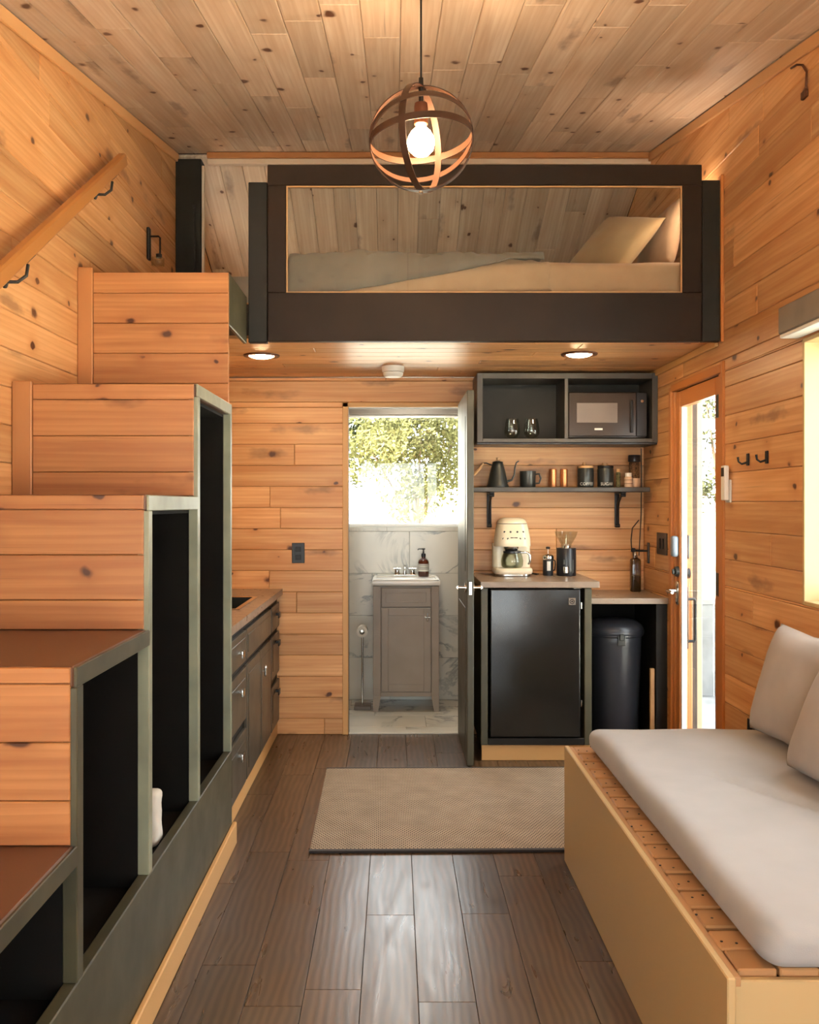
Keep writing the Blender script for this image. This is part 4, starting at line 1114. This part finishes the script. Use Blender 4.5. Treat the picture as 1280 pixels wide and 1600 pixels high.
MB().loft([(cmx, cmy+.012, .087, .085, cz+.3115), (cmx, cmy+.013, .082, .080, cz+.325), (cmx, cmy+.014, .070, .068, cz+.338), (cmx, cmy+.015, .045, .045, cz+.345)], 48, 3).obj('lid', 'cream', cm, True)
MB().lathe((cmx-.01, cmy-.03, cz+.15), [(0, 0), (.035, 0), (.045, .012), (.048, .026), (0, .026)], 32).obj('brew_basket', 'chrome', cm, True)
def head_y(z, x):   # front surface of the head
    f = (z-.182)/(.308-.182); rx = .108+(.088-.108)*f; ry = .102+(.086-.102)*f; u = min(.99, abs(x)/rx)
    return cmy+.008-ry*(1-u**3.2)**(1/3.2)
for row, zz in ((0, .262), (1, .222)):
    xs = (-.055, -.02, .02, .055) if row == 0 else (-.062, -.036, .036, .062)
    for x in xs:
        y = head_y(zz, x); MB().cyl((cmx+x, y+.004, cz+zz), (cmx+x, y-.003, cz+zz), .006, seg=14).obj('button', 'gunmetal', cm, True)
y = head_y(.222, 0); box(cmx-.022, cmx+.022, y-.002, y+.006, cz+.213, cz+.231, .003, 2).obj('display', 'blackmetal', cm)
ccx, ccy = cmx-.005, cmy-.042
MB().lathe((ccx, ccy, cz+.050), [(0, .0), (.055, .0), (.064, .012), (.066, .04), (.060, .072), (.050, .088), (.050, .092), (.048, .092), (.058, .07), (.064, .04), (.062, .013), (.054, .003), (0, .003)], 40).obj('carafe', 'carafe', cm, True)
MB().lathe((ccx, ccy, cz+.050), [(.051, .086), (.053, .088), (.053, .097), (.03, .101), (0, .101)], 36).obj('carafe_lid', 'blackplastic', cm, True)
MB().tube([(ccx+.05, ccy-.01, cz+.138), (ccx+.088, ccy-.015, cz+.140), (ccx+.102, ccy-.018, cz+.125), (ccx+.103, ccy-.018, cz+.085), (ccx+.092, ccy-.016, cz+.07)], [.007, .008, .008, .007, .005]).obj('carafe_handle', 'chrome', cm, True)
MB().tube([(cmx+.11, cmy+.06, cz+.012), (cmx+.15, cmy+.02, cz+.005), (cmx+.165, cmy+.06, cz+.005), (cmx+.13, cmy+.12, cz+.005)], .004).obj('power_cord', 'blackmetal', cm, True)

# small press
px, py = .915, 5.54
pr = thing('coffee_press', (px, py, .992), 'small dark coffee press with a label and plunger knob', 'coffee press')
MB().lathe((px, py, .992), [(0, 0), (.030, 0), (.031, .004), (.031, .105), (0, .105)], 32).obj('body', 'blackplastic', pr, True)
MB().lathe((px, py, .992), [(.0315, .094), (.034, .098), (.034, .112), (.028, .122), (.012, .128), (0, .128)], 32).obj('lid', 'chrome', pr, True)
MB().cyl((px, py, 1.118), (px, py, 1.150), .0018, seg=10).obj('plunger_rod', 'chrome', pr, True)
MB().lathe((px, py, 1.150), [(0, 0), (.011, .0), (.014, .006), (.010, .013), (0, .014)], 20).obj('plunger_knob', 'blackmetal', pr, True)
t_l = MB(); V = []; F = []
for k in range(9):
    a = -math.pi/2-.35+.7*k/8
    for z in (.03, .085): V.append((px+.0316*math.cos(a), py+.0316*math.sin(a), .992+z))
for k in range(8): F.append((2*k, 2*k+2, 2*k+3, 2*k+1))
t_l.poly(V, F).obj('label', 'label', pr)
MB().tube([(px+.030, py-.01, 1.085), (px+.040, py-.012, 1.08), (px+.042, py-.012, 1.06), (px+.039, py-.012, 1.03), (px+.030, py-.01, 1.02)], .004).obj('handle', 'blackmetal', pr, True)
# grinder
gx, gy = 1.022, 5.53
gr = thing('coffee_grinder', (gx, gy, .992), 'black cylindrical coffee grinder with a clear funnel hopper', 'coffee grinder')
MB().lathe((gx, gy, .992), [(0, 0), (.056, 0), (.058, .005), (.058, .16), (.055, .165), (0, .165)], 40).obj('body', 'blackplastic', gr, True)
MB().lathe((gx, gy, .992), [(.03, .166), (.034, .172), (.032, .188), (.036, .194), (.06, .235), (.068, .262), (.066, .262), (.058, .237), (.033, .194), (.029, .186), (.028, .168)], 36, closed=False).obj('hopper', 'thinglass', gr, True)
MB().cyl((gx, gy, 1.158), (gx, gy, 1.235), .007, seg=14).obj('hopper_tube', 'thinglass', gr, True)
MB().lathe((gx, gy, .992), [(.0, .165), (.026, .165), (.024, .178), (0, .178)], 28).obj('collar', 'chrome', gr, True)
mb = MB(); mb.box(gx-.030, gx-.014, gy-.060, gy-.052, 1.06, 1.09, .002); mb.box(gx+.022, gx+.036, gy-.052, gy-.042, 1.01, 1.09, .002); mb.obj('button', 'gunmetal', gr)
mb = MB(); mb.lathe((gx-.012, gy-.05, .992), [(0, .02), (.018, .02), (.018, .055), (0, .055)], 20); mb.obj('grounds_cup', 'chrome', gr, True)

# ================================================================== RIGHT WALL ITEMS
for i, y in enumerate((4.025, 3.82)):
    t = thing('coat_hook', (XR, y, 1.58), ['black coat hook on the right wall, nearer the entry door', 'black coat hook on the right wall, nearer the window'][i], 'hook', 'coat hooks on the right wall')
    box(XR-.007, XR, y-.012, y+.012, 1.585, 1.638, .002).obj('plate', 'blackmetal', t)
    MB().tube([(XR-.005, y, 1.600), (XR-.03, y, 1.592), (XR-.044, y, 1.602), (XR-.047, y, 1.622)], [.005, .0045, .004, .005]).obj('hook_arm', 'blackmetal', t, True)
t = thing('remote_control', (XR, 4.255, 1.43), 'white remote control in a wall holder beside the door casing', 'remote control')
box(XR-.010, XR, 4.225, 4.285, 1.425, 1.53, .003).obj('holder', 'white', t)
box(XR-.032, XR-.0105, 4.230, 4.280, 1.435, 1.595, .006, 2).obj('handset', 'white', t)
box(XR-.034, XR-.0318, 4.238, 4.272, 1.545, 1.585, .0005).obj('display', 'gunmetal', t)
bs_ = thing('roller_shade', (1.5, 2.5, 2.04), 'grey roller shade cassette above the right window', 'window shade')
box(1.452, 1.534, 1.48, 3.515, 2.060, 2.16, .004).obj('cassette', 'shade', bs_)
box(1.458, 1.530, 1.49, 3.515, 2.045, 2.0595, .003).obj('bottom_bar', 'white', bs_)
MB().cyl((1.49, 1.49, 2.058), (1.49, 3.50, 2.058), .010, seg=14).obj('shade_roll', 'white', bs_, True)

# bathroom roller shade
t = thing('roller_shade', (.1, 6.66, 2.04), 'grey roller shade at the top of the bathroom window', 'window shade')
box(-.44, .66, 6.650, 6.705, 2.06, 2.165, .004).obj('cassette', 'shade', t)
box(-.42, .64, 6.68, 6.690, 2.040, 2.062, .002).obj('shade_hem', 'white', t)

# ================================================================== BATHROOM
vn = thing('vanity_cabinet', (.077, 6.52, 0), 'taupe bathroom vanity cabinet with shaker door and tapered feet', 'vanity')
vx0, vx1, vy0, vy1 = -.148, .302, 6.33, YE-.001
box(vx0+.002, vx1-.002, vy0+.018, vy1, .10, .858, .002).obj('body', 'taupe', vn)
for xa, xb, ta, tb in ((vx0, vx0+.052, 0, -.018), (vx1-.052, vx1, .018, 0)):
    V = [(xa, vy0, .105), (xb, vy0, .105), (xb, vy0, .858), (xa, vy0, .858), (xa, vy0+.0175, .105), (xb, vy0+.0175, .105), (xb, vy0+.0175, .858), (xa, vy0+.0175, .858)]
    box(xa, xb, vy0, vy0+.0175, .105, .858, .002).obj('stile', 'taupe', vn)
    P = [(xa+ta, 0.0), (xb+tb, 0.0), (xb, .105), (xa, .105)]
    MB().prism(P, 1, vy0, vy0+.045).obj('foot', 'taupe', vn)
box(vx0+.052, vx1-.052, vy0+.002, vy0+.0175, .105, .135, .001).obj('bottom_rail', 'taupe', vn)
box(vx0+.056, vx1-.056, vy0-.004, vy0+.0175, .715, .845, .003).obj('drawer_front', 'taupe', vn)
mb = MB(); a, b, c, d = vx0+.056, vx1-.056, .138, .708
mb.box(a, b, vy0-.001, vy0+.010, c, d, .001)
for q in ((a, a+.048, c, d), (b-.048, b, c, d), (a+.048, b-.048, c, c+.05), (a+.048, b-.048, d-.05, d)): mb.box(q[0], q[1], vy0-.008, vy0-.001, q[2], q[3], .002)
dr = mb.obj('door', 'taupe', vn)
ORG[dr.name] = ORG[vn.name]
mb = MB(); mb.cyl((b-.024, vy0-.008, .648), (b-.024, vy0-.028, .648), .005); mb.cyl((b-.024, vy0-.026, .62), (b-.024, vy0-.026, .676), .0055); mb.cyl((b-.042, vy0-.026, .648), (b-.006, vy0-.026, .648), .004); mb.obj('handle', 'chrome', dr, True)
mb = MB()
for q in ((vx0+.085, vx1-.085, .745, .752), (vx0+.085, vx1-.085, .808, .815), (vx0+.085, vx0+.092, .745, .815), (vx1-.092, vx1-.085, .745, .815)): mb.box(q[0], q[1], vy0-.007, vy0-.004, q[2], q[3], .001)
mb.obj('drawer_moulding', 'taupe', vn)
sk = thing('bathroom_sink', (.077, 6.52, .86), 'white ceramic sink top on the taupe vanity', 'sink')
mb = MB(); mb.rbox(vx0-.008, vx1+.010, vy0-.012, vy1, .860, .897, .008, (6, 6, 4)); mb.obj('basin_top', 'porcelain', sk, True)
mb = MB()
for q in ((vx0, vx1, vy0-.006, vy0+.02), (vx0, vx0+.02, vy0+.02, vy1-.11), (vx1-.02, vx1, vy0+.02, vy1-.11), (vx0, vx1, vy1-.11, vy1)): mb.box(*q, .8972, .903, .003, 2)
mb.obj('raised_rim', 'porcelain', sk)
fx = .072; fy = 6.665
fa = thing('faucet', (fx, fy, .903), 'chrome two handle faucet on the bathroom sink', 'faucet')
MB().box(fx-.08, fx+.08, fy-.022, fy+.022, .9032, .914, .004, 2).obj('base_plate', 'chrome', fa)
for sx in (-1, 1):
    MB().lathe((fx+sx*.055, fy, .914), [(0, 0), (.022, 0), (.017, .02), (.018, .032), (.012, .038), (0, .038)], 20).box(fx+sx*.055-.03, fx+sx*.055+.03, fy-.006, fy+.006, .952, .962, .003).obj('tap_handle', 'chrome', fa, True)
MB().tube([(fx, fy, .914), (fx, fy, .955), (fx, fy-.02, .972), (fx, fy-.07, .968), (fx, fy-.09, .950)], [.013, .012, .011, .010, .009]).obj('spout', 'chrome', fa, True)
sx_, sy_ = .205, 6.62
so = thing('soap_bottle', (sx_, sy_, .903), 'amber pump soap bottle with a pale label by the faucet', 'bottle')
MB().lathe((sx_, sy_, .9035), [(0, 0), (.036, 0), (.0385, .005), (.0385, .10), (.034, .113), (.018, .125), (.014, .128), (.014, .14), (0, .14)], 32).obj('body', 'amber', so, True)
MB().lathe((sx_, sy_, .9035), [(.0392, .035), (.0392, .088)], 32, closed=False).obj('label', 'label', so, True)
mb = MB()
for z, h_ in ((.078, .004), (.066, .003), (.058, .003), (.05, .003)): mb.lathe((sx_, sy_, .9035), [(.0396, z), (.0396, z+h_)], 32, closed=False)
mb.obj('label_print', 'gunmetal', so)
MB().lathe((sx_, sy_, 1.043), [(0, 0), (.016, 0), (.016, .02), (.006, .024), (.0045, .048), (.012, .05), (.012, .058), (0, .059)], 20).tube([(sx_, sy_, 1.097), (sx_-.035, sy_-.006, 1.097), (sx_-.042, sy_-.007, 1.09)], .004).obj('pump', 'blackplastic', so, True)
tpx, tpy = -.225, 6.45
tp = thing('paper_roll_stand', (tpx, tpy, 0), 'slim metal toilet roll stand left of the vanity', 'roll stand')
box(tpx-.055, tpx+.06, tpy-.07, tpy+.07, 0, .025, .004, 2).obj('base', 'shade', tp)
MB().cyl((tpx, tpy, .025), (tpx, tpy, .50), .0075).obj('pole', 'chrome', tp, True)
MB().cyl((tpx, tpy, .50), (tpx, tpy, .545), .0075).cyl((tpx, tpy+.06, .545), (tpx, tpy-.075, .545), .009).obj('arm', 'chrome', tp, True)
mb = MB(); mb.lathe((tpx, tpy, .536), [(.018, -.055), (.038, -.055), (.038, .05), (.018, .05), (.018, -.055)], 32, 'Y', False)
tag(mb.obj('toilet_roll', 'paper', None, True), 'white toilet roll hanging on the slim metal stand', 'toilet roll')

# ================================================================== RUG
rg = thing('rug', (.40, 4.37, 0), 'flat woven grey beige rug lying across the dark floor', 'rug')
def rp(p): return Vector((p.x, p.y, p.z+max(0, noise.noise(Vector((p.x*3, p.y*3, 0))))*.002))
mb = MB(); mb.rbox(-.355+.0, 1.16, 3.79, 4.955, .0012, .011, .004, (60, 44, 2), rp); rb = mb.obj('weave', 'rug', rg, True)
box(-.357, 1.162, 3.772, 3.795, .001, .012, .004, 2).obj('binding', 'rugedge', rg); box(-.357, 1.162, 4.950, 4.965, .001, .012, .004, 2).obj('binding', 'rugedge', rg)
rg.rotation_euler = (0, 0, R(.8))

# ================================================================== DAYBED
db = thing('daybed', (1.1, 2.8, 0), 'low plywood daybed box with a slatted top', 'bed frame')
BX, BZ = .675, .457
box(BX, BX+.018, 1.882, 3.694, 0.0, BZ, .003).obj('side_board', 'ply', db)
box(BX+.022, 1.533, 1.905, 1.923, 0, BZ-.016, .003).obj('end_board', 'ply', db)
box(BX+.022, 1.533, 3.67, 3.688, 0, BZ-.02, .003).obj('end_board', 'ply', db)
box(BX+.018, BX+.045, 1.924, 3.668, BZ-.085, BZ-.0245, .002).obj('slat_rail', 'slat', db)
box(1.505, 1.533, 1.924, 3.668, BZ-.085, BZ-.0245, .002).obj('slat_rail', 'slat', db)
box(BX+.018, BX+.032, 1.895, 3.69, BZ-.024, BZ-.004, .001).obj('edge_strip', 'slat', db)
k = 0; y = 3.685
sl_me = None
while y > 2.04:
    if sl_me is None:
        o = box(BX+.033, 1.532, y-.088, y, BZ-.024, BZ-.003, .004).obj('slat', 'slat', db); sl_me = o.data; ybase = y
    else:
        o = bpy.data.objects.new('slat', sl_me); COL.objects.link(o); o.parent = db; o.location = (0, y-ybase, random.uniform(-.0008, .0008))
    y -= .1055; k += 1
for i, x in enumerate((.712, .800, .892, .985, 1.08, 1.18, 1.28, 1.38)):
    box(x, x+.082, 1.926, y+.012, BZ-.024, BZ-.003+.0008*(i % 3), .003).obj('end_slat', 'slat', db)
mb = MB()
yy = 3.685
for i in range(16):
    for dx in (.045, .075): mb.cyl((BX+dx+.012*math.sin(i*2.1), yy-.044+.02*math.cos(i*1.7+dx*40), BZ-.004), (BX+dx+.012*math.sin(i*2.1), yy-.044+.02*math.cos(i*1.7+dx*40), BZ-.0018), .0032, seg=8)
    yy -= .1055
mb.obj('screw', 'blackmetal', db)['kind'] = 'stuff'

def matf(p):
    n = noise.noise(Vector((p.x*2.2, p.y*2.2, 0)))*.008+noise.noise(Vector((p.x*7, p.y*7, 3)))*.002
    top = max(0, (p.z-.47)/.08)
    # a few long creases
    cr = -.014*math.exp(-((p.x-1.12-.5*(2.75-p.y))/.02)**2)*(1 if 2.45 < p.y < 2.95 else 0)
    dip = -.016*math.exp(-((p.y-3.6)/.10)**2)
    edge = .006*math.sin(p.y*9)
    return Vector((p.x-(.0 if p.x > 1 else edge*top*.5), p.y, p.z+(n+cr+dip)*top))
mb = MB(); mb.rbox(.755, 1.532, 1.885, 3.66, .456, .560, (.05, .075, .040), (50, 90, 12), matf)
tag(mb.obj('daybed_mattress', 'sheet', None, True), 'light grey fitted mattress on the plywood daybed', 'mattress')
tag(pillow('cushion', 'cushion', .47, .41, .16, (1.418, 3.26, .768), facing((-1, -.10, .30), (.25, 0, 1), 0)), 'light grey cushion against the right wall, the fully visible one', 'cushion')
tag(pillow('cushion', 'cushion', .50, .42, .17, (1.352, 2.765, .765), facing((-1, .02, .42), (.25, 0, 1), 0)), 'light grey cushion cut off by the right edge of the view', 'cushion')

# ================================================================== OUTDOORS
gd = MB(); n = 36; V = []; F = []
for j in range(n+1):
    for i in range(n+1):
        x = -24+48*i/n; y = -14+50*j/n
        z = -.35
        if y > 9: z += min(3.2, (y-9)*.24)*(1-.55*max(0, min(1, (x+1)/5)))
        z += noise.noise(Vector((x*.3, y*.3, 0)))*.06
        V.append((x, y, z))
for j in range(n):
    for i in range(n):
        a = j*(n+1)+i; F.append((a, a+1, a+n+2, a+n+1))
gd.poly(V, F); struct(gd.obj('ground', 'ground', None, True), 'pale sunlit ground outside')
dk = struct(box(XR+.16, 3.6, 3.0, 8.0, -.35, -.03).obj('deck', 'deckgrey'), 'grey deck outside the entry door')
pg = thing('porch_frame', (1.72, 5.36, -.03), 'pale timber porch post with grey cross beam outside the door', 'porch')
box(1.668, 1.768, 5.33, 5.43, -.03, 2.5, .004).obj('post', 'postwood', pg)
box(1.769, 3.4, 6.3, 6.4, 1.93, 2.0, .004).obj('cross_beam', 'deckgrey', pg); box(1.69, 1.75, 5.431, 6.4, 1.93, 2.0, .003).obj('side_beam', 'deckgrey', pg)
pn = thing('deck_railing', (2.9, 7.0, -.03), 'low grey board railing at the far end of the deck', 'railing')
for i in range(10): box(2.28+i*.13, 2.28+i*.13+.12, 6.98, 7.0, -.029, .66, .003).obj('board', 'deckgrey', pn)
box(2.25, 3.6, 6.97, 7.03, .661, .70, .003).obj('cap_rail', 'deckgrey', pn)
def tree(loc, h0, crowns, nleaf, ls, leaf, label, trunk=.12):
    t = thing('tree', loc, label, 'tree', 'trees outside the windows')
    x, y, z = loc; mb = MB()
    mb.tube([(x, y, z), (x+.05, y, z+h0*.5), (x-.04, y+.03, z+h0)], [trunk, trunk*.8, trunk*.5])
    for (cx, cy, cz_, r) in crowns: mb.tube([(x, y, z+h0*.55), ((x+cx)/2, (y+cy)/2, (z+h0*.6+cz_)/2), (cx, cy, cz_)], [trunk*.45, trunk*.3, trunk*.12])
    mb.obj('trunk', 'bark', t, True)
    V = []; F = []; rnd = random.Random(int(abs(x*100)+y*10))
    tot = sum(c[3]**2 for c in crowns)
    for (cx, cy, cz_, r) in crowns:
        # clusters
        for c_ in range(max(4, int(nleaf*(r*r/tot)/14))):
            d = Vector((rnd.gauss(0, 1), rnd.gauss(0, 1), rnd.gauss(0, .8))).normalized()*r*(rnd.random()**.45)
            for q in range(14):
                p = Vector((cx, cy, cz_))+d+Vector((rnd.gauss(0, 1), rnd.gauss(0, 1), rnd.gauss(0, 1)))*r*.11
                a = Vector((rnd.gauss(0, 1), rnd.gauss(0, 1), rnd.gauss(0, 1))).normalized(); b_ = a.orthogonal().normalized()*ls*.45; a = a*ls*rnd.uniform(.7, 1.3)
                k = len(V); V += [p-a, p+b_, p+a, p-b_]; F.append((k, k+1, k+2, k+3))
    me = bpy.data.meshes.new('foliage'); me.from_pydata([tuple(v-Vector(loc)) for v in V], [], F); me.materials.append(M[leaf])
    o = bpy.data.objects.new('foliage', me); COL.objects.link(o); o.parent = t; o['kind'] = 'stuff'
tree((.3, 12.5, .1), 1.6, [(.1, 12.2, 2.15, .55), (.55, 12.4, 1.85, .5), (-.35, 12.6, 2.2, .5), (.25, 12.0, 1.55, .4), (.8, 12.6, 2.3, .5), (.35, 12.2, 2.6, .5)], 5600, .045, 'leafC', 'yellow green young tree seen in the middle of the bathroom window', .06)
tree((-1.2, 15.5, 1.0), 2.0, [(-.5, 15.5, 2.6, .8), (.3, 15.8, 3.0, .8), (-1.3, 15.5, 3.1, .9)], 5000, .06, 'leafB', 'dark green tree behind, toward the left of the bathroom window', .10)
tree((3.0, 18.5, .6), 2.0, [(1.6, 18.3, 2.7, .9), (2.3, 18.5, 3.6, 1.1), (3.3, 18.6, 2.6, 1.0)], 5000, .06, 'leafA', 'olive green tree behind, toward the right of the bathroom window', .10)
tree((4.6, 13.0, 0), 2.0, [(4.3, 12.8, 2.8, .6), (4.5, 13, 1.7, .45), (5.1, 13.1, 2.5, .8)], 2600, .05, 'leafA', 'olive green tree seen through the glass entry door', .08)
tree((8.5, 3.0, -.35), 2.4, [(8.5, 3, 3.2, 1.4), (8.0, 4.2, 2.6, 1.1), (8.4, 1.6, 2.7, 1.2)], 3600, .09, 'leafB', 'bushy dark tree outside the right window', .12)
